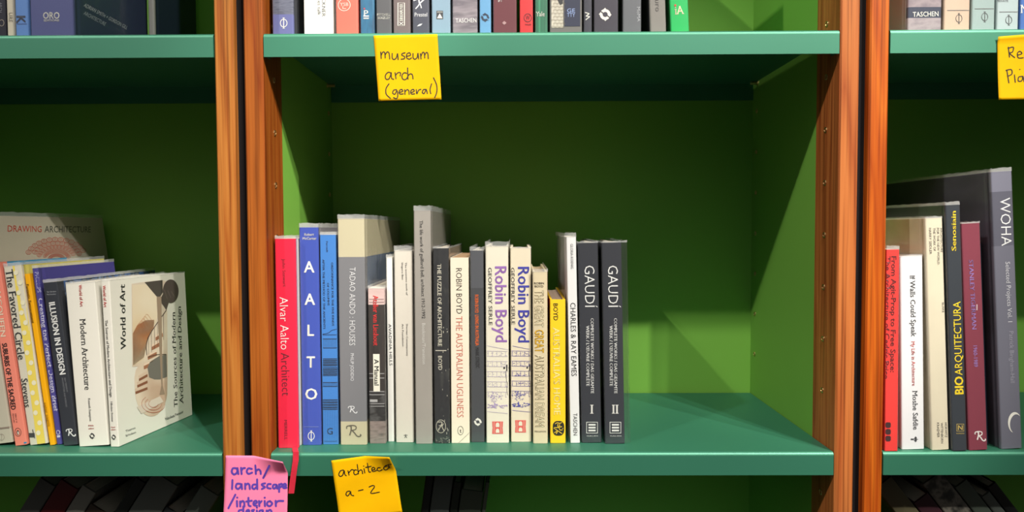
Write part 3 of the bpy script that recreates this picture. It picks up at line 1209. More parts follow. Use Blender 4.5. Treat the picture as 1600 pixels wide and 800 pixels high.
b = Book('slim white paperback with black capitals, left of the two black books', (890.4, 692.3), (907.3, 692.3), (892, 363.5), Z_LO, -1.1, .2, 'paper',
         body=ink((240, 239, 238), .45, .35), left=ink((196, 196, 194)), jacket=5, jl=.0022, group=GL_M)
b.T('GLORIA KOENIG', 893.2, 381, 893.8, 420, 4.2, (120, 120, 122)).T('CHARLES & RAY EAMES', 895, 473, 897, 587.5, 8, (40, 40, 42)).T('TASCHEN', 898.6, 645.5, 898.9, 680, 6, (52, 52, 54))
b.done()

for lab, bl, br, tp, uu, num, jr_ in (('black hardback numbered one, left of its numbered-two twin', (908, 692), (941, 692), (921, 376.5), 921, 'I', 0),
                                      ('black hardback numbered two, last at the right end of the middle row', (944.5, 693.5), (977.6, 693.5), (956, 376), 957.5, 'II', .0065)):
    b = Book(lab, bl, br, tp, Z_LO, -1.1, .21, 'hard', body=ink((50, 52, 60), .35, .4), pages=(214, 196, 170), jacket=2, jr=jr_, group=GL_M)
    b.T('GAUDÍ', uu, 415, uu + .7, 480.5, 15.5, (238, 238, 236), 'thin')
    b.T('COMPLETE WORKS / DAS GESAMTE', uu + 4.2, 497, uu + 4.6, 614.5, 4.6, (232, 232, 230), 'bold')
    b.T("WERK / L'ŒUVRE COMPLÈTE", uu - 2.8, 508.7, uu - 2.4, 603, 4.6, (232, 232, 230), 'bold')
    n_ = 1 if num == 'I' else 2
    b.T(num, uu + 3.7 - 2.6 * n_, 639.2, uu + 3.7 + 2.6 * n_, 639.2, 13.5, (238, 236, 230), 'slab')
    b.A(uu + 4, 668, 18.5, 18.5, SQ3(), (232, 232, 228)).T('GAUDI', uu - 4.5, 681, uu + 13, 681, 1.6, (224, 224, 220))
    b.done()

# ------------------------------------------------------------------ left bookcase, lower shelf (leaning books)
b = Book('big beige book with dome drawing cover, leftmost and tallest on left lower shelf', (-26, 696.5), (22, 696.5), (-45, 331), Z_LO, -6.9, .26, 'hard',
         body=ink((204, 196, 176), .5, .3), jacket=5, group=GL_L)
b.R(0, 668, 17, 668.6, (150, 132, 118)).A(3, 683, 9, 11, [('loop', ell(0, 0, .45, .45, 16), .05), ('line', [(0, .5), (0, -.5)], .05)], (150, 132, 118))
b.T('DRAWING', 11.6, 357, 64.7, 358, 9.5, (206, 74, 56), face='R').T('ARCHITECTURE', 69.4, 358, 141.6, 358.6, 9.5, (84, 84, 80), face='R')
for k in range(5):
    for q in range(13):
        a = 22 + 136 * (q + .5 * (k % 2)) / 12.5
        rr = 1 - k * .19
        b.A(88 - 47 * rr * math.cos(math.radians(a)), 406 - 32 * rr * math.sin(math.radians(a)), 9.5 * (1 - k * .09), 7.5 * (1 - k * .08),
            [('loop', ell(0, 0, .46, .46, 9), .09), ('loop', ell(0, 0, .2, .2, 6), .07)], (206, 116, 98), 'R')
b.done()
b = Book('salmon pink paperback with blue edge, leaning left of white spotted book', (23.4, 697), (43, 697), (-6, 410), Z_LO, -6.8, .13, 'paper',
         body=ink((244, 142, 122), .45, .35), right=ink((44, 140, 186)), group=GL_L)
b.T('IN MCQUEEN', -5, 436, 5.5, 526, 8, (240, 216, 190), 'bold').T('SUBURBS OF THE SACRED', 7, 536, 21.5, 640, 7.5, (56, 44, 44), 'heavy')
b.R(37.8, 693, 43, 690, (44, 140, 186))
b.T('ISBN 0 14', 24.5, 646, 26.5, 660, 2.4, (120, 80, 74)).T('PENGUIN', 20.5, 646, 22.5, 660, 2.2, (120, 80, 74))
b.A(28.4, 675, 10.5, 14, [('loop', ell(0, 0, .46, .46, 20), .06), ('poly', ell(0, -.05, .2, .28, 14)), ('poly', ell(.03, -.1, .1, .2, 10), 0, (244, 226, 210), 2)], (70, 60, 58), rot=-8)
b.done()
b = Book('white book with yellow spotted edge and black serif title, leaning', (45.6, 696), (75.6, 695), (19, 410), Z_LO, -6.7, .175, 'hard',
         body=ink((232, 226, 206), .45, .35, var=.04), right=ink((236, 222, 110)), jacket=4, group=GL_L, bulge=.0005)
for q in range(8):
    b.A(28.5 + 4.9 * q, 428.75 + 35.5 * q, 12.5, 36.2, [('poly', [(-.5, -.5), (.5, -.5), (.5, .5), (-.5, .5)])], (246, 222, 96), rot=-8.3)
for k in range(17):
    b.A(27.5 + 35 * k / 16 + (2 if k % 2 else -2), 426 + 250 * k / 16, 7.5, 8.5, [('poly', ell(0, 0, .46, .46, 14))], (246, 240, 206), layer=2)
b.T('The Favored Circle', 14.5, 421, 34.5, 561.5, 11.5, (46, 48, 50), 'serif', layer=3).T('Stevens', 38.3, 591, 44, 636, 10, (52, 54, 56), 'serif', layer=3)
b.A(50.5, 678, 10, 14, [('poly', [(-.5, -.34), (.4, -.4), (.44, .1), (-.46, .16)]), ('line', [(.35, -.5), (.2, .5)], .12)], (66, 68, 70), rot=-8, layer=3)
b.done()
b = Book('thin orange-yellow paperback, leaning right of white spotted book', (77.4, 696), (86.4, 696), (41, 428), Z_LO, -6.75, .12, 'paper', body=ink((250, 178, 18), .45, .35), group=GL_L)
b.T('Fantastic Ferrocement', 42.5, 444, 52, 505, 4.4, (92, 60, 20), 'bold').T('peter pagnis', 70.8, 629, 77.3, 666, 4.2, (150, 96, 20))
b.done()
b = Book('violet book with pale typewriter title, leaning left of the black one', (87.5, 695), (98.6, 695), (57, 414), Z_LO, -6.3, .165, 'hard',
         body=ink((72, 66, 150), .45, .35), right=ink((70, 62, 148)), jacket=3.5, group=GL_L)
b.T('PHILLIPS', 57, 424.5, 61.5, 457, 5, (186, 184, 222), 'slab').T('Creating the Perfect Design Brief', 63.3, 466, 88, 642.5, 6.2, (212, 210, 232), 'slab')
b.A(91.5, 678, 6, 13, [('loop', ell(0, .2, .4, .25, 14), .14), ('poly', [(-.4, -.4), (.4, -.4), (.4, -.15), (-.4, -.15)])], (210, 210, 232), rot=-7)
b.done()
b = Book('black leaning paperback with bold white title and blue cover photo', (98.8, 697), (122.6, 697), (79, 436), Z_LO, -5.6, .235, 'paper',
         body=ink((40, 44, 54), .4, .4), right=mottle('blue_night_photo', [(24, 34, 56), (60, 104, 168), (22, 26, 40), (130, 160, 200)], (60, 60, 60), 8), jacket=3.5, group=GL_L)
b.T('ILLUSION IN DESIGN', 81.2, 472, 98.5, 585, 9, (238, 238, 236), 'heavy')
b.T('NEW TRENDS IN', 101.5, 590, 105.5, 612, 2.4, (130, 132, 138)).T('ARCHITECTURE AND INTERIORS', 97.8, 590, 104.3, 636, 2.4, (130, 132, 138))
b.T('Gay Giordano', 73.5, 456, 88, 455.2, 2, (176, 178, 184)).T('Paul Gunther', 73.7, 460, 88, 459.2, 2, (176, 178, 184))
b.A(110.7, 676, 14, 12, SCRIPT_R(.09), (238, 238, 236), rot=-6)
b.done()
WHITEB = ink((238, 234, 222), .45, .35)
RDT = (206, 66, 62)
b = Book('thick white paperback with red and black lettering, leaning on black one', (123, 698), (171, 697.5), (128, 439), Z_LO, -3.3, .17, 'paper', body=WHITEB, jacket=2, group=GL_L)
b.T('World of Art', 125.5, 445, 128, 479, 4.8, RDT, 'bold').T('Modern Architecture', 129.2, 498, 137.2, 609, 9, (44, 44, 46), 'serif')
b.T('Kenneth Frampton', 139.4, 622, 142, 658, 3.4, (110, 110, 110), 'serif').T('Fifth', 138.5, 665, 146.5, 664.6, 2.2, RDT, 'bold').T('edition', 138.5, 669.5, 147, 669, 2.2, RDT, 'bold')
b.A(144.2, 681, 9, 10, DOLPH((238, 234, 222)), (50, 50, 52), rot=-4)
b.done()
b = Book('white paperback with staircase photo on its cover, right end of left row', (172, 698), (187, 698), (164, 436), Z_LO, -2.0, .150, 'paper', body=WHITEB, jacket=1.5, group=GL_L, yaw=8.4)
b.T('World of Art', 163, 446, 165, 480, 4.6, RDT, 'bold').T('The Sources of Modern Architecture and Design', 166.4, 500, 174, 620.5, 3.8, (50, 50, 52), 'serif')
b.T('Nikolaus Pevsner', 174.4, 627, 176.2, 659, 3, (120, 120, 120), 'serif').T('Third', 173.3, 667.6, 180, 667.2, 2, RDT, 'bold').T('edition', 173.5, 671.2, 181, 670.8, 2, RDT, 'bold')
b.A(178, 683, 7.5, 9, DOLPH((238, 234, 222)), (50, 50, 52), rot=-3)
b.T('World of Art', 192.6, 546, 190.8, 444, 8, (40, 40, 42), 'bold', 'R').T('The Sources of Modern', 274.5, 636, 270.5, 487, 5.5, (44, 44, 46), 'slab', 'R')
b.T('Architecture and Design', 283.5, 631, 279.5, 478, 5.5, (44, 44, 46), 'slab', 'R').T('Nikolaus Pevsner', 258, 655, 286, 643, 4, (80, 80, 82), 'serif', 'R')
b.T('Thames', 196, 674, 211, 668, 3.4, (60, 60, 62), 'sans', 'R').T('&Hudson', 196, 681, 212, 675, 3.4, (60, 60, 62), 'sans', 'R')


def px_poly(b, pts, col, layer, face='R'):
    """polygon from pixels on the face"""
    q = [b.hit(u, v, face) for u, v in pts]
    tri = tessellate_polygon([[Vector((x, y, 0)) for x, y in q]])
    fs = []
    for t in tri:
        A, B, C = (Vector(q[i]) for i in t)
        cr = (B - A).x * (C - A).y - (B - A).y * (C - A).x
        fs.append(tuple(t) if cr > 0 else tuple(t)[::-1])
    b.c.add([b.P3(face, *p, layer) for p in q], fs, col if not isinstance(col, tuple) else ink(col, .5, .3))


def px_line(b, pts, w, col, layer, face='R'):
    q = [b.hit(u, v, face) for u, v in smooth_pts(pts)]
    s_ = abs(Vector(b.hit(pts[0][0], pts[0][1] + 1, face))[1] - Vector(b.hit(pts[0][0], pts[0][1], face))[1])
    vs, fs = ribbon(q, w * s_)
    b.c.add([b.P3(face, *p, layer) for p in vs], fs, ink(col, .5, .3))


def z3(x, y):          # from the 356 x 800 close-up to photo pixels
    return (180 + x / 2.967, 420 + y / 2.963)


pane = [(75, 70), (110, 64), (140, 60), (218, 52), (240, 60), (242, 480), (241, 545)] + [(166 + 76 * math.cos(a * .196), 556 + 128 * math.sin(a * .196)) for a in range(1, 16)] + \
       [(90, 550), (88, 505), (94, 470), (105, 452), (78, 454)]
HALL = mottle('hall_photo', [(224, 206, 186), (236, 218, 196), (206, 174, 150)], (20, 10, 10), 3)
px_poly(b, [z3(*p) for p in pane], HALL, 1)
px_poly(b, [z3(*p) for p in ((78, 74), (205, 70), (205, 200), (150, 330), (130, 420), (82, 450))],
        mottle('pale_wall_photo', [(238, 222, 196), (232, 208, 172), (240, 226, 204)], (20, 8, 8), 3), 2)
px_poly(b, [z3(*p) for p in ((80, 300), (100, 262), (140, 238), (180, 236), (178, 268), (150, 330), (132, 410), (82, 448))],
        mottle('orange_wall_photo', [(228, 176, 128), (218, 134, 76), (208, 120, 64), (226, 170, 124)], (30, 14, 14), 4), 2)
px_poly(b, [z3(*p) for p in ((135, 62), (218, 52), (219, 110), (206, 132), (190, 128))], (74, 64, 60), 3)
lobe = [(256 + 37 * math.cos(a * .26), 104 + 55 * math.sin(a * .26)) for a in range(-13, 8)]
px_poly(b, [z3(*p) for p in lobe + [(236, 192), (214, 160), (212, 132), (222, 112)]], (86, 72, 68), 3)
for k in range(3):
    px_line(b, [z3(226 + 16 * k, 96 + 4 * k), z3(240 + 16 * k, 140 - 6 * k)], .8, (128, 112, 104), 4)
for k in range(7):          # broad lower steps, then the flight that climbs behind the post
    if k < 3:
        y = 555 - 30 * k
        px_poly(b, [z3(*p) for p in ((90 + 8 * k, y), (146, y - 22), (148, y - 8), (92 + 8 * k, y + 14))], (222, 196, 172), 3)
        px_poly(b, [z3(*p) for p in ((92 + 8 * k, y + 14), (148, y - 8), (149, y + 4), (93 + 8 * k, y + 26))], (140, 84, 58), 3)
    else:
        q = k - 3
        px_poly(b, [z3(*p) for p in ((130 + 18 * q, 440 - 44 * q), (176 + 14 * q, 420 - 44 * q), (178 + 14 * q, 446 - 44 * q), (132 + 18 * q, 466 - 44 * q))], (168, 110, 80), 3)
        px_poly(b, [z3(*p) for p in ((130 + 18 * q, 440 - 44 * q), (176 + 14 * q, 420 - 44 * q), (177 + 14 * q, 428 - 44 * q), (131 + 18 * q, 450 - 44 * q))], (230, 206, 182), 4)
px_poly(b, [z3(*p) for p in ((148, 458), (160, 430), (205, 402), (237, 398), (239, 500), (205, 512), (180, 512), (156, 502))], (116, 112, 104), 4)
px_line(b, [z3(145, 400), z3(150, 320), z3(235, 192)], 1.6, (80, 66, 60), 5)
px_line(b, [z3(150, 410), z3(190, 398), z3(236, 396)], 1.2, (80, 66, 60), 5)
for k in range(6):
    px_line(b, [z3(152 + 14 * k, 318 - 22 * k), z3(153 + 14 * k, 400 - 14 * k)], .7, (90, 74, 66), 5)
px_poly(b, [z3(*p) for p in ((190, 130), (212, 128), (218, 540), (228, 580), (204, 582), (212, 540))], (152, 132, 112), 6)
px_poly(b, [z3(*p) for p in ((98, 640), (205, 590), (222, 615), (120, 672))], (214, 200, 184), 5)
for rr in (14, 24, 34):
    px_line(b, [z3(175 + rr * 1.6 * math.cos(t * .5), 625 + rr * 1.2 * math.sin(t * .5)) for t in range(9)], .8, (178, 104, 82), 6)
for q in range(5):
    px_line(b, [z3(85 + 10 * q, 300 - 8 * q), z3(110 + 8 * q, 250 - 10 * q), z3(130 + 10 * q, 290 - 12 * q)], .6, (186, 124, 84), 4)
b.done()

# ------------------------------------------------------------------ right bookcase, lower shelf
b = Book('bright red book partly hidden behind the orange wooden post', (1381.5, 705), (1403.7, 705), (1397, 384), Z_LO, -.5, .2, 'paper',
         body=ink((238, 58, 52), .4, .4), jacket=4, group=GL_R)
b.T('From Agit-Prop to Free Space:', 1396.5, 400, 1394.6, 581.5, 7.5, (110, 26, 26), 'bold').T('The Architecture of Cedric Price', 1387.3, 400, 1384.5, 592, 7.5, (110, 26, 26), 'bold')
for v in (664, 674.5, 685):
    b.A(1387.5, v, 8, 8.6, [('poly', [(-.5, -.3), (-.3, -.5), (.3, -.5), (.5, -.3), (.5, .3), (.3, .5), (-.3, .5), (-.5, .3)])], (60, 28, 30))
b.done()
b = Book('white book with grey serif title, right of the bright red book', (1408, 702.5), (1445.5, 702.5), (1424, 398), Z_LO, -1.6, .2, 'hard',
         body=ink((236, 236, 238), .4, .4), jacket=1.5, group=GL_R, bulge=.0006)
b.T('If Walls Could Speak', 1425, 430, 1427, 526, 7.5, (72, 72, 76), 'serif').T('My Life in Architecture', 1426, 533, 1427.3, 602.5, 5.2, (214, 82, 78), 'serif')
b.T('Moshe Safdie', 1429, 610, 1430.2, 671, 7.6, (72, 72, 76), 'serif').A(1428.5, 686, 9, 12, LEAF(), (64, 64, 68), rot=90)
b.done()
b = Book('wide cream book with tiny grey lettering, between white and black books', (1455, 703.5), (1484.4, 703.5), (1456, 338), Z_LO, -2.8, .24, 'hard',
         body=ink((226, 216, 190), .45, .35, var=.04), left=ink((206, 190, 160), .5, .3, var=.1), jacket=2, group=GL_R, bulge=.0006)
gy = (110, 106, 98)
b.T('ARCHITECTURE', 1470.4, 356, 1471.2, 394, 3.5, gy).T('FOR THE NEW WORLD.', 1464.8, 356, 1466, 414, 3.5, gy).T('THE WORK OF', 1459, 356, 1459.7, 392, 3.5, gy)
b.T('HARRY SEIDLER', 1452.7, 356, 1453.6, 397, 3.5, gy).T('BLAKE', 1473, 472.5, 1473.4, 488, 3.2, gy)
b.T('HORWITZ', 1477.5, 660, 1478, 683, 3.6, gy).T('WITTENBORN', 1471, 660, 1471.6, 692, 3.6, gy).T('KRAEMER', 1465, 660, 1465.6, 683, 3.6, gy)
b.done()
YL = (246, 214, 30)
b = Book('black book with bold yellow title, left of the maroon book', (1487.3, 705), (1512.3, 705), (1488, 315), Z_LO, -2.85, .24, 'hard',
         body=ink((48, 54, 62), .35, .45), left=ink((40, 48, 46), .4, .4), jacket=3.5, group=GL_R)
b.T('Senosiain', 1490, 392, 1489.5, 329.7, 7, YL, 'bold').T('BIO', 1498.5, 616, 1497.6, 588, 13, YL, 'heavy').T('ARQUITECTURA', 1497.5, 586, 1494.5, 471, 11.5, YL)
b.A(1500, 668, 12, 12, [('loop', [(-.46, -.46), (.46, -.46), (.46, .46), (-.46, .46)], .07), ('line', [(-.25, -.3), (-.25, .3), (.25, -.3), (.25, .3)], .12)], (196, 170, 90))
b.T('NORIEGA', 1494, 677, 1506.5, 677, 2, (196, 170, 90))
b.done()
b = Book('maroon cloth hardback with faint lilac title', (1513, 704), (1544.5, 704), (1514.5, 346.5), Z_LO, -3.2, .22, 'hard',
         body=MAROON, left=MAROON, jacket=1.5, group=GL_R)
b.T('STANLEY TIGERMAN', 1516.6, 406, 1522, 515, 6.6, (158, 126, 196), 'serif').T('1960-1989', 1523.2, 540, 1524.6, 573, 6, (158, 126, 196))
b.A(1531, 681.5, 17, 15, SCRIPT_R(.09), (238, 230, 226)).A(1526, 480, 1.2, 9, [('poly', [(-.5, -.5), (.5, -.5), (.5, .5), (-.5, .5)])], (226, 210, 214))
b.done()
b = Book('narrow dark navy spine set back between maroon and tall grey books', (1536.5, 695), (1546, 694), (1530, 380), Z_LO, -3.4, .2, 'hard', body=ink((34, 46, 66), .4, .4), group=GL_R)
b.R(1545, 500, 1548, 640, (78, 84, 92)).T('ARCHITECTURE', 1545.5, 430, 1547, 490, 4, (130, 134, 142))
b.done()
b = Book('tall dark grey hardback with big thin white capitals, rightmost on lower shelf', (1563.5, 702), (1598.5, 702), (1568, 262), Z_LO, -3.5, .255, 'hard',
         segs=[(299, ink((122, 122, 138), .35, .45)), (384, ink((92, 92, 106), .35, .45)), (None, ink((110, 110, 124), .35, .45))],
         left=mottle('dark_facade_photo', [(52, 50, 58), (76, 74, 86), (44, 42, 50)], (4, 6, 9), 3), jacket=4, group=GL_R)
b.T('WOHA', 1569.7, 309, 1572.5, 384, 16, (240, 240, 240), 'thin').T('Selected Projects Vol. 1', 1574, 409, 1578, 503, 7, (224, 224, 230), 'thin')
b.T('Patrick Bingham-Hall', 1579.7, 517.5, 1582, 598, 6.6, (170, 168, 182), 'thin')
cres = [(.48 * math.cos(a), .48 * math.sin(a)) for a in [math.radians(35 + 220 * k / 22) for k in range(23)]] + \
       [((.48 - .17 * math.sin(math.pi * k / 22)) * math.cos(math.radians(35 + 220 * k / 22)), (.48 - .17 * math.sin(math.pi * k / 22)) * math.sin(math.radians(35 + 220 * k / 22)))
        for k in range(21, 0, -1)]
b.A(1585, 660, 22, 34, [('poly', cres)], WH)
b.done()

# ------------------------------------------------------------------ upper shelves (only the feet of the spines are in the picture)
ZU = Z_UP


def up(label, u0, u1, group, body=None, Y=.018, h=.24, lean=0, depth=.2, vb=46, **k):
    """a book on the upper shelf: spine between pixels u0 and u1 at its foot, h metres tall"""
    P = at((u0 + u1) / 2, vb, Y)
    b = Book.__new__(Book)
    top = (u0, vb)
    # height comes in metres: find the pixel that gives it
    d = (P.y + D0)
    vt = 356 - (h - (CZ - ZU)) / d * F if False else 400 - F * math.tan(math.atan2(ZU + h - CZ, d) + PIT)
    Book.__init__(b, label, (u0, vb), (u1, vb), ((u0 + u1) / 2, vt), ZU, lean, depth, body=body, Y=Y, group=group, **k)
    return b


b = up('near-black spine cut by the photo edge, leftmost on the left upper shelf', -20, 10, GU_L, ink((36, 36, 48), .4, .4), vb=52)
b.T('ARCH', 1.5, 4, 1.5, 20, 4, (120, 120, 130)).A(3, 36, 8, 11, [('loop', ell(0, 0, .45, .45, 16), .1)], (150, 140, 130))
b.done()
b = up('narrow beige spine left of the bright blue upper-shelf book', 11, 22, GU_L, ink((196, 188, 170), .5, .3, var=.05), vb=52)
b.T('URE', 17, 20, 17, 34.5, 5.5, (110, 104, 92))
b.done()
b = up('bright blue spine with large dark K on left upper shelf', 23.5, 46, GU_L, ink((86, 130, 196), .4, .4), vb=51, jacket=3)
b.A(33, 31, 14, 15, [('text', ('K', 0, 0, .9, .9, 'heavy'))], (30, 40, 66), rot=90)
b.R(24, 37, 45, 38, (60, 90, 150))
b.done()
b = up('thick indigo book with white three-letter mark, left upper shelf', 47, 116.5, GU_L, ink((72, 78, 132), .35, .45), h=.3, depth=.171, vb=50, jacket=3, right=ink((36, 50, 86), .35, .45))
b.T('ORO', 67.6, 24.4, 93.6, 24.4, 10, WH, 'bold').T('EDITIONS', 69, 32, 93, 32, 3.2, WH, 'bold')
b.T('ADRIAN SMITH + GORDON GILL', 131.5, 7.5, 198.7, 43.6, 5.6, (206, 210, 220), 'thin', 'R').T('ARCHITECTURE', 131, 20, 164.7, 38, 5.6, (190, 196, 208), 'thin', 'R')
b.done()
b = up('thin grey and navy spine set back at the right end of left upper shelf', 233, 243, GU_L, ink((150, 148, 146), .5, .3), Y=.16, h=.28, depth=.13, vb=95, right=ink((30, 38, 60), .4, .4))
b.R(235.5, 0, 237, 60, (90, 84, 82))
b.done()

b = up('grey and blue book with circle-and-bar mark, leftmost on middle upper shelf', 424.5, 460, GU_M,
       segs=[(22.5, mottle('grey_fibre_photo', [(66, 70, 92), (108, 112, 132), (80, 84, 104)], (60, 60, 500), 4)), (None, ink((104, 108, 164), .35, .45))], h=.27, jacket=2, vb=48,
       right=ink((74, 76, 84), .4, .4))
b.A(443.5, 36.3, 13, 17, PHI(.08), WH)
b.done()
b = up('thick white spine with grey lettering on the middle upper shelf', 474.5, 521, GU_M, ink((244, 242, 234), .5, .3), vb=48)
b.T('BRÜCKNER', 506, -19, 506, 26, 5.6, (110, 110, 110)).T('spaces talk', 499, -14, 499, 24, 5, (110, 110, 110))
b.done()
b = up('coral red spine with circled monogram on the middle upper shelf', 524, 561, GU_M, ink((238, 110, 92), .4, .4), vb=48, jacket=2, left=ink((120, 80, 78)))
b.A(538, 8, 20, 19.5, [('loop', ell(0, 0, .47, .47, 26), .05), ('text', ('YSB', 0, .05, .66, .26, 'sans')), ('line', [(-.1, -.1), (-.1, -.3), (.14, -.3)], .05)], (250, 214, 200))
b.done()
b = up('deep teal blue spine with white letter p and red dot', 562, 586.5, GU_M, mottle('teal_blue_print', [(18, 84, 122), (28, 106, 146), (16, 74, 108)], (90, 90, 20), 3), vb=47, jacket=2)
b.T('p', 568, 17.5, 575.5, 17.5, 8, WH, 'serif').R(568, 24.5, 576.5, 26.3, WH).R(568, 28, 576.5, 29.6, WH).A(569.5, 13.7, 2.4, 2.4, [('poly', ell(0, 0, .5, .5, 10))], (222, 60, 70))
b.done()
b = up('dark grey spine with two lines of white capitals, right of teal spine', 587, 613, GU_M, ink((86, 86, 90), .4, .4), vb=47, jacket=2)
b.T('MITCHELL', 589, 23, 610, 23, 3.4, WH, 'serif').T('BEAZLEY', 590.3, 28.3, 609.6, 28.3, 3.4, WH, 'serif')
b.done()
b = up('brown-grey spine with boxed upright lettering on middle upper shelf', 613.5, 642.5, GU_M, ink((112, 98, 98), .4, .4), vb=47, jacket=2)
b.A(627, 22.5, 11, 37, [('loop', [(-.46, -.48), (.46, -.48), (.46, .48), (-.46, .48)], .1)], WH)
b.T('BIRKHÄUSER', 627, 33, 627, 6, 5.2, WH, 'bold').A(627, 37, 6, 5, [('line', [(-.5, -.5), (.5, .5)], .14), ('line', [(-.5, .5), (.5, -.5)], .14)], WH)
b.done()
b = up('slate spine with small white figure above lettering', 643.5, 672, GU_M, ink((72, 74, 88), .35, .45), vb=47, jacket=2)
b.T('Prestel', 648, 23, 667.5, 23, 6, (226, 226, 230))
b.A(656, 5, 22, 20, [('line', smooth_pts([(-.45, .2), (-.1, .3), (0, 0), (.4, .4)]), .09), ('line', smooth_pts([(0, 0), (-.1, -.2), (-.3, -.45)]), .08),
                    ('line', [(0, .05), (.12, -.4)], .07), ('line', [(-.1, .3), (.1, .5)], .06)], (230, 230, 234))
b.A(656, 39.5, 9, 5, [('poly', [(-.5, -.4), (.1, -.2), (.5, .5), (-.1, .3)])], (232, 232, 234))
b.done()
b = up('pale blue-grey spine with small dark triangle badge', 673.5, 705, GU_M, ink((138, 166, 186), .4, .4), vb=47, jacket=2)
b.R(682, 17, 692.5, 29.8, (64, 66, 72)).A(687.2, 25, 8.5, 7.5, [('poly', [(-.5, -.5), (.5, -.5), (0, .5)])], WH, layer=2).T('LONDON', 683.2, 19, 691.4, 19, 1.8, WH, layer=2)
b.done()
b = up('wide blurred grey photo spine with white capitals on middle upper shelf', 706, 747.3, GU_M, mottle('grey_mauve_photo', [(88, 82, 92), (156, 146, 154), (112, 104, 114), (172, 164, 170)], (12, 12, 60), 3), vb=47, jacket=2)
b.T('TASCHEN', 712, 32.5, 744.3, 31.5, 6.6, (244, 242, 242))
b.done()
b = up('sky blue spine with round dark fish mark', 748.3, 768.5, GU_M, ink((110, 170, 216), .4, .4), vb=47, jacket=2)
b.A(758, 27.3, 14, 14, DOLPH((110, 170, 216)), (52, 62, 84))
b.done()
b = up('wide maroon spine wrapped in crinkled film', 769.5, 808.5, GU_M, ink((116, 60, 68), .3, .5), vb=46.5, jacket=2)
b.T('S', 781, -4, 781, 3.5, 6, (236, 226, 224), 'bold')
b.A(788, 36, 7, 6, [('poly', [(-.5, 0), (0, .5), (.5, 0), (0, -.5)])], (190, 150, 152))
b.done()
b = up('bright red spine with dark ringed letter W', 811, 834, GU_M, ink((232, 52, 56), .4, .4), vb=46, jacket=2, left=ink((80, 30, 34)))
b.A(824.6, 28, 13, 14, [('loop', ell(0, 0, .45, .45, 22), .08), ('text', ('W', 0, 0, .56, .5, 'serif'))], (92, 26, 36)).T('WILEY', 820, 38.7, 830.6, 38.7, 2.5, (92, 26, 36), 'bold')
b.done()
b = up('dark green spine with white serif word', 835, 857, GU_M, mottle('green_stripe_print', [(40, 128, 92), (28, 100, 74), (60, 150, 110)], (260, 60, 3), 2), vb=46, jacket=2)
b.T('Yale', 837, 22, 851, 22, 7, WH, 'serif')
b.done()
# a grey slipcase with two volumes in it
b = up('grey box of two spines, wave-patterned and dark blue', 858.5, 910, GU_M, ink((112, 110, 108), .5, .3), vb=46, bulge=.0001)
b.R(861, -250, 880, 43.5, (206, 200, 184)).R(881.5, -250, 906.5, 41, (56, 60, 78))
for k in range(20):
    for q in range(3):
        b.A(864.5 + 6.3 * q + (3 if k % 2 else 0), 42 - 5.2 * k, 6.2, 6.2, [('line', ell(0, -.3, .5, .55, 8, 0, 180), .08), ('line', ell(0, -.3, .3, .32, 8, 0, 180), .08)], (110, 102, 90), layer=2)
b.A(875, 4, 9, 9, [('poly', [(-.5, .5), (.5, .5), (.5, -.2), (0, -.5)])], (66, 66, 68), layer=3)
for tx, vv in (('GE', 16.6), ('TTY', 23.5)):
    b.T(tx, 886, vv, 898.5, vv, 6, (150, 170, 216), layer=2)
b.done()
b = up('narrow charcoal spine with slanted white letter M', 911, 926, GU_M, ink((64, 64, 76), .35, .45), vb=46, jacket=2)
b.A(918, 25.5, 9, 13, [('line', [(-.45, .45), (.3, .3), (-.3, 0), (.4, -.05), (-.35, -.45)], .14)], WH)
b.done()
b = up('wide dark violet-grey spine with large white round fish mark', 927, 967, GU_M, ink((66, 62, 74), .35, .45), vb=46, jacket=2)
b.A(945.5, 22.8, 20, 20, DOLPH((66, 62, 74)), (240, 234, 226))
b.done()
b = up('mid grey spine with thin upright lettering, left of grey linen spine', 972, 1003, GU_M, ink((104, 106, 112), .4, .4), vb=45.5, jacket=2, left=ink((58, 58, 64)))
b.T('MoMA', 997.5, 11, 998, 34, 5, (186, 188, 194))
b.done()
b = up('grey linen book with rounded outline lettering, left of green book', 1016, 1041.5, GU_M, LINENG, vb=45.5, left=ink((56, 54, 58), .6, .3), lean=-2.0)
b.T('louro', 1027.2, -11, 1027.8, 18, 8, (84, 82, 82), 'thin')
b.done()
b = up('bright green leaning book, last on the middle upper shelf', 1047.5, 1078, GU_M, ink((26, 188, 96), .35, .45), vb=45, lean=-2.6, jacket=2)
b.T('iA', 1054, 16.5, 1068.5, 15.5, 12.5, (240, 226, 190), 'serif').A(1055, 8.5, 3.4, 3.4, [('poly', ell(0, 0, .5, .5, 12))], (222, 66, 60), layer=2)
b.done()

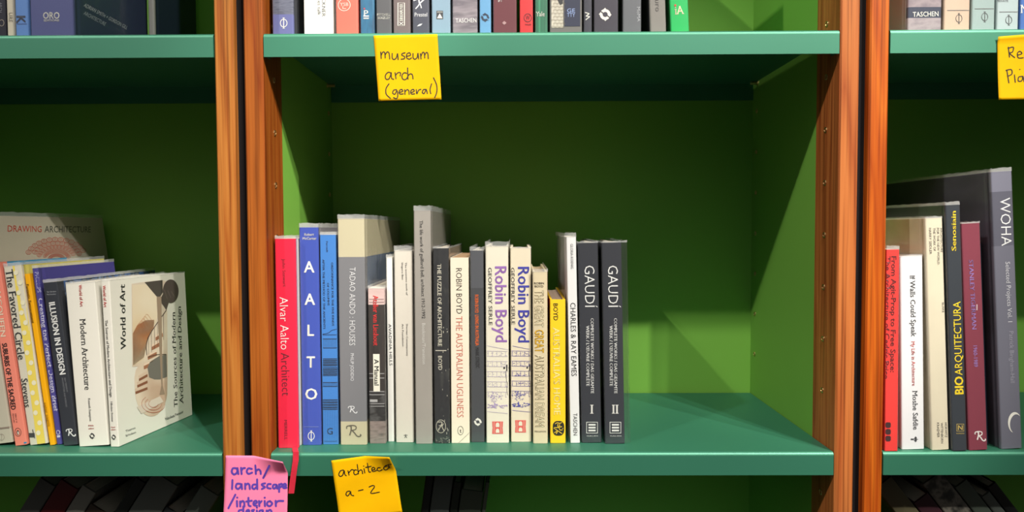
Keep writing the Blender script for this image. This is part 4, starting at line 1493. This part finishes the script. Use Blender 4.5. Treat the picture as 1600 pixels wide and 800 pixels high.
b = up('grey photo spine with dark band of white capitals, right upper shelf', 1417, 1472, GU_R,
       segs=[(11, mottle('interior_photo', [(122, 108, 116), (150, 136, 140), (104, 92, 104)], (30, 30, 40), 4)), (28, ink((52, 58, 78), .35, .45)), (None, mottle('interior_photo_low', [(130, 116, 126), (160, 148, 152), (112, 100, 112)], (30, 30, 60), 4))],
       vb=46, jacket=2, left=ink((206, 196, 194), .5, .3))
b.T('TASCHEN', 1426, 22.8, 1466, 21.6, 7.4, WH)
b.done()
for lab, u0, u1, c, uc, vc in (('beige-pink spine with circle-and-bar mark, right upper shelf', 1473.5, 1516, (204, 178, 156), 1498, 29),
                               ('grey-green spine with circle-and-bar mark, right upper shelf', 1517, 1555, (156, 176, 174), 1538.3, 26.5),
                               ('pale grey spine with circle-and-bar mark, left of blue spine', 1556, 1592, (180, 196, 198), 1575.8, 31.5)):
    b = up(lab, u0, u1, GU_R, ink(c, .45, .35, var=.03), vb=46, jacket=2)
    b.A(uc, vc, 12, 16.5, PHI(.06), (72, 70, 72)).R(u0 + 1, vc - 13, u1 - 2, vc - 12.4, (110, 108, 108))
    if uc > 1560:
        b.T('PRIVATE', 1557, 1.5, 1575, 1.5, 3.4, (90, 92, 96))
    b.done()
b = up('blue spine at the right photo edge, right upper shelf', 1593, 1624, GU_R, ink((70, 108, 176), .4, .4), vb=46)
b.A(1600, 14, 12, 14, [('text', ('N', 0, 0, .9, .9, 'serif'))], WH)
b.done()

# ------------------------------------------------------------------ dim books on the bottom shelves; cover colours darkened to stand for the shade there
GB = 'dim leaning books on the bottom shelves'
def low_row(x, Y, lean, rows):
    """books leaning side by side on a bottom shelf; x is the foot of the outermost one"""
    c_ = math.cos(math.radians(lean))
    for lab, w, h, d, mt_ in rows:
        b = Book.__new__(Book)
        P = Vector((x, Y, Z_BOT + .0003))
        b.kind, b.z, b.d, b.lean = 'hard', Z_BOT, d, math.radians(lean)
        b.M = Matrix.Translation(P) @ Matrix.Rotation(b.lean, 4, 'Y')
        b.Mi = b.M.inverted()
        b.x0, b.x1 = (-w, 0.0) if lean > 0 else (0.0, w)
        b.w, b.H, b.h, b.jacket, b.bulge, b.jr, b.jl = w, h, h, None, .0007, 0, 0
        b.root = empty('book', P, lab, 'book', GB)
        b.root.rotation_euler = (0, b.lean, 0)
        b.t, b.pages_c = min(.0024, w * .2), (206, 200, 184)
        b.c, b.left, b.right = MB(), None, None
        b.segs = [(0.0, h, mt_)]
        b.shell()
        b.done()
        x += (-1 if lean > 0 else 1) * (w + .001) / c_


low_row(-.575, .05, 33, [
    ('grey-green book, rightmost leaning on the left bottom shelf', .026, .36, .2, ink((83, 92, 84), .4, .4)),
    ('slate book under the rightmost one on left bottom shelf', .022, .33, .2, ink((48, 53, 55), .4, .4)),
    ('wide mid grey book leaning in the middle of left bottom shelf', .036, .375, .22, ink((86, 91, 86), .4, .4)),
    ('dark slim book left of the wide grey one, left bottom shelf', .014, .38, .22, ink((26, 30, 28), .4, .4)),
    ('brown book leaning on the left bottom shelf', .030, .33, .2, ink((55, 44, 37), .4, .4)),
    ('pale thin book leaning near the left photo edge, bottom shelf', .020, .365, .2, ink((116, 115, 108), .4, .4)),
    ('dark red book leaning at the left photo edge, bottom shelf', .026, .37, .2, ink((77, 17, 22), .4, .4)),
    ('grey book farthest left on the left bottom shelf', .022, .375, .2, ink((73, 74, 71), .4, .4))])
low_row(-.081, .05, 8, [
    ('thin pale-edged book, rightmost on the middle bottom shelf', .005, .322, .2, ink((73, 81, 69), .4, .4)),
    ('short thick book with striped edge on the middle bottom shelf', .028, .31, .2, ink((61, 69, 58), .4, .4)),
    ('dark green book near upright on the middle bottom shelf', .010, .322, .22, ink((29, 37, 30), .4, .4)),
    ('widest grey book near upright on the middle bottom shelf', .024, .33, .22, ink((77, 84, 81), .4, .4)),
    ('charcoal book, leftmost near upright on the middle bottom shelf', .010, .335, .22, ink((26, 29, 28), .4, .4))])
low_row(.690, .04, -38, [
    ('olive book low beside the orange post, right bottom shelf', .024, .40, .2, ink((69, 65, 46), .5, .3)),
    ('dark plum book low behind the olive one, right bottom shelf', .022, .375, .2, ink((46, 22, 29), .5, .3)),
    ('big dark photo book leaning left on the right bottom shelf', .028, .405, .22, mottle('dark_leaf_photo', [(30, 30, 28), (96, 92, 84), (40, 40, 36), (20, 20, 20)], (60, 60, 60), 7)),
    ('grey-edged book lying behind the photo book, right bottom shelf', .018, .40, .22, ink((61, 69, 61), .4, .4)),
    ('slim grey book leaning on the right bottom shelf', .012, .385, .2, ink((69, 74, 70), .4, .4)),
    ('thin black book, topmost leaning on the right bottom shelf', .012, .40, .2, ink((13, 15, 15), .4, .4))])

# ------------------------------------------------------------------ ribbon marker of the red book
rb = MB()
pts = [at(461, 699, .020), at(461.5, 703, .006), at(462.5, 706, -.0012), at(462, 720, -.0022), at(459, 740, -.0026), at(455, 771, -.0028)]
wd_ = .0034
cl = [Vector(p) for p in pts]
fine = []
for i in range(len(cl) - 1):
    for k in range(5):
        fine.append(cl[i].lerp(cl[i + 1], k / 5))
fine.append(cl[-1])
vs, fs = [], []
for i, p in enumerate(fine):
    tw = .0004 * math.sin(i * .6)
    for dx, dy in ((-wd_, 0), (wd_, tw), (wd_, tw + .0004), (-wd_, .0004)):
        vs.append((p.x + dx, p.y + dy - .0004, p.z))
for i in range(len(fine) - 1):
    for k in range(4):
        a, b_ = 4 * i + k, 4 * i + (k + 1) % 4
        fs.append((a, b_, b_ + 4, a + 4))
fs += [(3, 2, 1, 0), tuple(len(vs) - 4 + k for k in range(4))]
rb.add(vs, fs, cloth((224, 26, 60), (190, 14, 44), 9000, 'ribbon'))
ro = rb.build('ribbon_marker', None)
ro.parent = red_book.root
ro.matrix_parent_inverse = (Matrix.Translation(red_book.root.location)).inverted()


# ------------------------------------------------------------------ sticky notes
class Note:
    """square note; TL, TR, BR, BL corners as pixels on plane Y; lift(a, b) gives how far the paper stands off, a right, b down"""
    def __init__(s, label, TL, TR, BR, BL, col, Y, lift, dark=.9):
        s.c = [at(*p, Y) for p in (TL, TR, BR, BL)]
        s.px = (TL, TR, BR, BL)
        s.Y = Y
        s.lift = lift
        s.col = col
        s.m = MB()
        s.label = label
        s.mat = ink(col, .7, .1, 'note_paper', .04)
        n = 22
        O = s.c[0]
        s.O = O
        F_ = [[s.surf(i / n, j / n, 0) for i in range(n + 1)] for j in range(n + 1)]
        B_ = [[s.surf(i / n, j / n, -.00015) for i in range(n + 1)] for j in range(n + 1)]
        k = n + 1
        vs = [p for r_ in F_ for p in r_] + [p for r_ in B_ for p in r_]
        fs = []
        for j in range(n):
            for i in range(n):
                a = j * k + i
                fs.append((a, a + k, a + k + 1, a + 1))
                a += k * k
                fs.append((a, a + 1, a + k + 1, a + k))
        o = k * k
        for i in range(n):
            fs.append((i, i + 1, o + i + 1, o + i))
            q = n * k + i
            fs.append((q + 1, q, o + q, o + q + 1))
            l_ = i * k
            fs.append((l_ + k, l_, o + l_, o + l_ + k))
            r_ = i * k + n
            fs.append((r_, r_ + k, o + r_ + k, o + r_))
        s.m.add(vs, fs, s.mat)

    def surf(s, a, b, off):
        TL, TR, BR, BL = s.c
        p = TL * (1 - a) * (1 - b) + TR * a * (1 - b) + BR * a * b + BL * (1 - a) * b
        dx, dy, dz = s.lift(a, b)
        return (p.x + dx - s.O.x, p.y - dy - off - s.O.y, p.z + dz - s.O.z)

    def inv(s, u, v):
        TL, TR, BR, BL = (Vector(p) for p in s.px)
        P = Vector((u, v))
        a, b = .5, .5
        for _ in range(12):
            q = TL * (1 - a) * (1 - b) + TR * a * (1 - b) + BR * a * b + BL * (1 - a) * b
            da = (TR - TL) * (1 - b) + (BR - BL) * b
            db = (BL - TL) * (1 - a) + (BR - TR) * a
            e = P - q
            det = da.x * db.y - da.y * db.x
            a += (e.x * db.y - e.y * db.x) / det
            b += (da.x * e.y - da.y * e.x) / det
        return a, b

    def write(s, strokes, w, col, ox, oy, k):
        """strokes in close-up pixels; ox + x / k gives photo pixels"""
        wm = ink(col, .5, .3, 'marker')
        for st in strokes:
            if len(st) == 1:
                x, y = st[0]
                st = [(x - .5 * k * .3, y), (x + .5 * k * .3, y + .3)]
            pts = smooth_pts([(ox + x / k, oy + y / k) for x, y in st], 5)
            L = [st for st in pts]
            vs, fs = ribbon(L, w)
            # round ends
            for e in (L[0], L[-1]):
                n = len(vs)
                c = ell(e[0], e[1], w / 2, w / 2, 10)
                vs += c
                fs.append(tuple(range(n, n + 10)))
            out = []
            for u, v in vs:
                a, b = s.inv(u, v)
                out.append(s.surf(min(max(a, 0.001), .999), min(max(b, .001), .999), .00022))
            s.m.add(out, [f[::-1] if False else f for f in fs], wm)

    def done(s, group='handwritten sticky notes on the shelf edges'):
        o = s.m.build('sticky_note', None, smooth=True, loc=s.O)
        tag(o, s.label, 'sticky note', group)
        return o


MUSEUM = [[(1060, 325), (1063, 365)], [(1062, 348), (1073, 326), (1085, 330), (1088, 362)], [(1088, 343), (1100, 325), (1112, 332), (1116, 368)],
          [(1132, 335), (1132, 362), (1144, 372), (1158, 360), (1165, 335), (1169, 372)], [(1212, 330), (1195, 335), (1192, 345), (1208, 353), (1208, 366), (1188, 370)],
          [(1222, 352), (1246, 345), (1240, 330), (1224, 338), (1222, 360), (1238, 370), (1252, 362)], [(1262, 335), (1263, 362), (1275, 370), (1288, 358), (1292, 332), (1297, 368)],
          [(1308, 335), (1312, 368)], [(1312, 350), (1322, 328), (1332, 332), (1335, 362)], [(1335, 345), (1345, 328), (1354, 335), (1357, 366)],
          [(1125, 457), (1107, 452), (1090, 470), (1092, 493), (1110, 495), (1122, 470), (1126, 453), (1128, 488), (1141, 496)],
          [(1150, 455), (1156, 492)], [(1152, 472), (1168, 455), (1184, 456), (1182, 474)], [(1222, 458), (1205, 456), (1193, 475), (1200, 496), (1220, 495), (1234, 468)],
          [(1228, 425), (1231, 495)], [(1231, 475), (1245, 462), (1258, 468), (1262, 493)],
          [(1112, 525), (1094, 555), (1096, 590), (1122, 616)],
          [(1160, 562), (1142, 565), (1136, 583), (1150, 590), (1163, 568), (1168, 600), (1160, 618), (1142, 612)],
          [(1175, 580), (1198, 572), (1192, 560), (1178, 568), (1180, 588), (1202, 588)], [(1211, 562), (1213, 591)], [(1213, 576), (1225, 562), (1236, 568), (1239, 591)],
          [(1250, 580), (1270, 572), (1264, 560), (1250, 568), (1252, 588), (1273, 588)], [(1283, 562), (1287, 588), (1297, 566), (1311, 560)],
          [(1345, 560), (1327, 562), (1321, 580), (1332, 586), (1345, 563), (1352, 586)], [(1378, 525), (1369, 560), (1373, 586)],
          [(1390, 487), (1409, 530), (1411, 575), (1398, 612)]]
n = Note('yellow note hanging from the middle upper shelf edge', (583.7, 55.6), (683.4, 53.4), (690, 156), (592, 158.5), (226, 172, 0), -.0006,
         lambda a, b: (0, .0002 + .0035 * max(0, b - .35) ** 2 + .0006 * math.sin(a * 3) * b, 0))
n.write(MUSEUM, 1.75, (52, 48, 30), 330, 0, 4.0)
n.done()

ARCHI = [[(945, 385), (925, 390), (912, 415), (922, 430), (940, 420), (950, 388), (955, 415), (966, 425)], [(978, 390), (985, 420)], [(983, 405), (1003, 382), (1018, 385)],
         [(1040, 385), (1025, 385), (1019, 405), (1030, 418), (1048, 410)], [(1044, 345), (1052, 412)], [(1051, 398), (1066, 384), (1078, 388), (1082, 410)],
         [(1092, 375), (1098, 405)], [(1090, 356)], [(1117, 335), (1127, 395), (1140, 398)], [(1103, 366), (1145, 355)],
         [(1150, 385), (1172, 375), (1165, 362), (1150, 370), (1155, 394), (1182, 386)], [(1212, 362), (1195, 364), (1188, 380), (1203, 390), (1225, 378)],
         [(1262, 345), (1240, 356), (1238, 374), (1252, 380), (1272, 362), (1278, 330)], [(1250, 343), (1300, 325)], [(1274, 332), (1282, 362)],
         [(990, 535), (970, 540), (963, 560), (975, 570), (990, 552), (996, 538), (1000, 562), (1018, 568)], [(1052, 533), (1085, 525)],
         [(1128, 506), (1155, 495), (1166, 506), (1140, 550), (1202, 542)]]
pxA = lambda x, y: (330 + x / 4.571, 650 + y / 4.571)


def lift_arch(a, b):
    f = max(0, (a - .52) * 1.0 + (.38 - b) * 1.2 - .12)
    f = max(0, a - .55) * max(0, .3 - b) * 7.4
    return (-.002 * f, .0003 + .014 * f + .002 * max(0, b - .5) ** 2 + .0012 * math.sin(7 * b + 3 * a) * max(0, b - .3), -.0015 * f)


n = Note('crinkled yellow note with folded corner on the middle lower shelf edge', pxA(858, 318), pxA(1300, 258), pxA(1366, 690), pxA(918, 740), (246, 186, 0), -.0008, lift_arch)
n.write(ARCHI, 1.55, (34, 30, 24), 330, 650, 4.571)
n.done()

PINKS = [[(185, 372), (157, 372), (149, 398), (165, 415), (187, 400), (188, 366), (196, 412)], [(215, 368), (219, 412)], [(218, 388), (229, 372), (243, 370)],
         [(292, 376), (268, 372), (256, 393), (268, 411), (294, 402)], [(318, 350), (321, 411)], [(321, 392), (340, 378), (353, 388), (356, 412)], [(427, 342), (374, 440)],
         [(154, 455), (152, 518)], [(213, 482), (186, 482), (179, 505), (195, 518), (214, 500), (218, 480), (223, 518)], [(245, 480), (246, 518)], [(246, 494), (263, 480), (275, 490), (279, 518)],
         [(326, 487), (302, 488), (296, 508), (310, 518), (326, 503)], [(330, 450), (332, 518)], [(387, 478), (365, 484), (368, 494), (386, 505), (365, 518)],
         [(427, 483), (407, 485), (403, 508), (427, 515)], [(466, 487), (447, 489), (443, 508), (455, 515), (467, 500), (469, 487), (474, 515)], [(487, 485), (488, 538)],
         [(488, 492), (503, 481), (511, 494), (492, 508)], [(515, 500), (537, 495), (530, 481), (516, 490), (519, 511), (541, 509)],
         [(176, 558), (129, 652)], [(188, 602), (191, 640)], [(190, 578)], [(211, 605), (213, 640)], [(213, 617), (228, 602), (240, 612), (243, 640)], [(270, 580), (272, 630), (287, 638)], [(255, 606), (294, 600)],
         [(306, 622), (330, 615), (325, 601), (309, 608), (310, 630), (332, 636)], [(346, 602), (349, 638)], [(349, 620), (364, 603)], [(386, 602), (389, 638)], [(386, 579)],
         [(424, 603), (406, 611), (406, 631), (424, 638), (440, 620), (424, 603)], [(464, 601), (467, 638)], [(467, 618), (482, 603), (518, 602)],
         [(228, 664), (206, 668), (203, 690), (228, 694)], [(235, 640), (236, 696)], [(258, 682), (278, 676), (272, 664), (258, 672), (262, 692), (282, 692)], [(312, 664), (296, 668), (308, 680), (296, 694)],
         [(332, 668), (334, 695)], [(332, 648)], [(372, 666), (352, 670), (352, 690), (372, 682), (374, 664), (376, 705), (354, 710)], [(402, 668), (404, 696)], [(404, 678), (424, 664), (436, 674), (440, 696)]]


def lift_pink(a, b):
    f = max(0, a - .45) * max(0, .26 - b) * 6
    return (-.002 * f, .0006 + .016 * f + .0045 * max(0, b - .2) ** 2, -.003 * f)


n = Note('pink note with purple marker words between left and middle bookcases', pxA(105, 281), pxA(548, 284), pxA(548, 740), pxA(93, 735), (255, 132, 172), -.0010, lift_pink)
n.write(PINKS, 3.2, (92, 66, 168), 330, 650, 4.571)
n.done('handwritten sticky notes on the shelf edges')

REN = [[(1520, 236), (1526, 286)], [(1519, 242), (1545, 236), (1541, 260), (1526, 266), (1552, 288)], [(1566, 276), (1588, 268), (1578, 257), (1566, 266), (1570, 289), (1595, 289)],
       [(1606, 262), (1609, 290)], [(1609, 274), (1622, 262), (1632, 290)], [(1640, 266), (1660, 262), (1644, 290), (1668, 288)], [(1688, 264), (1676, 278), (1688, 290), (1700, 276), (1688, 264)],
       [(1512, 350), (1521, 415)], [(1508, 352), (1534, 348), (1537, 370), (1515, 382)], [(1550, 375), (1553, 412)], [(1577, 347)],
       [(1590, 382), (1571, 386), (1569, 406), (1586, 404), (1592, 382), (1597, 408)], [(1608, 384), (1610, 410)], [(1610, 394), (1624, 382), (1634, 408)], [(1650, 384), (1642, 398), (1654, 410), (1664, 396), (1650, 384)]]
n = Note('yellow note cut by the photo edge on the right upper shelf', (1558, 58), (1660, 50), (1662, 155), (1559, 156.5), (226, 172, 0), -.0008,
         lambda a, b: (0, .0004 + .003 * max(0, b - .3) ** 2 + .004 * max(0, .08 - b) * 6, 0))
n.write(REN, 1.7, (46, 42, 30), 1100, 0, 3.2)
n.done()
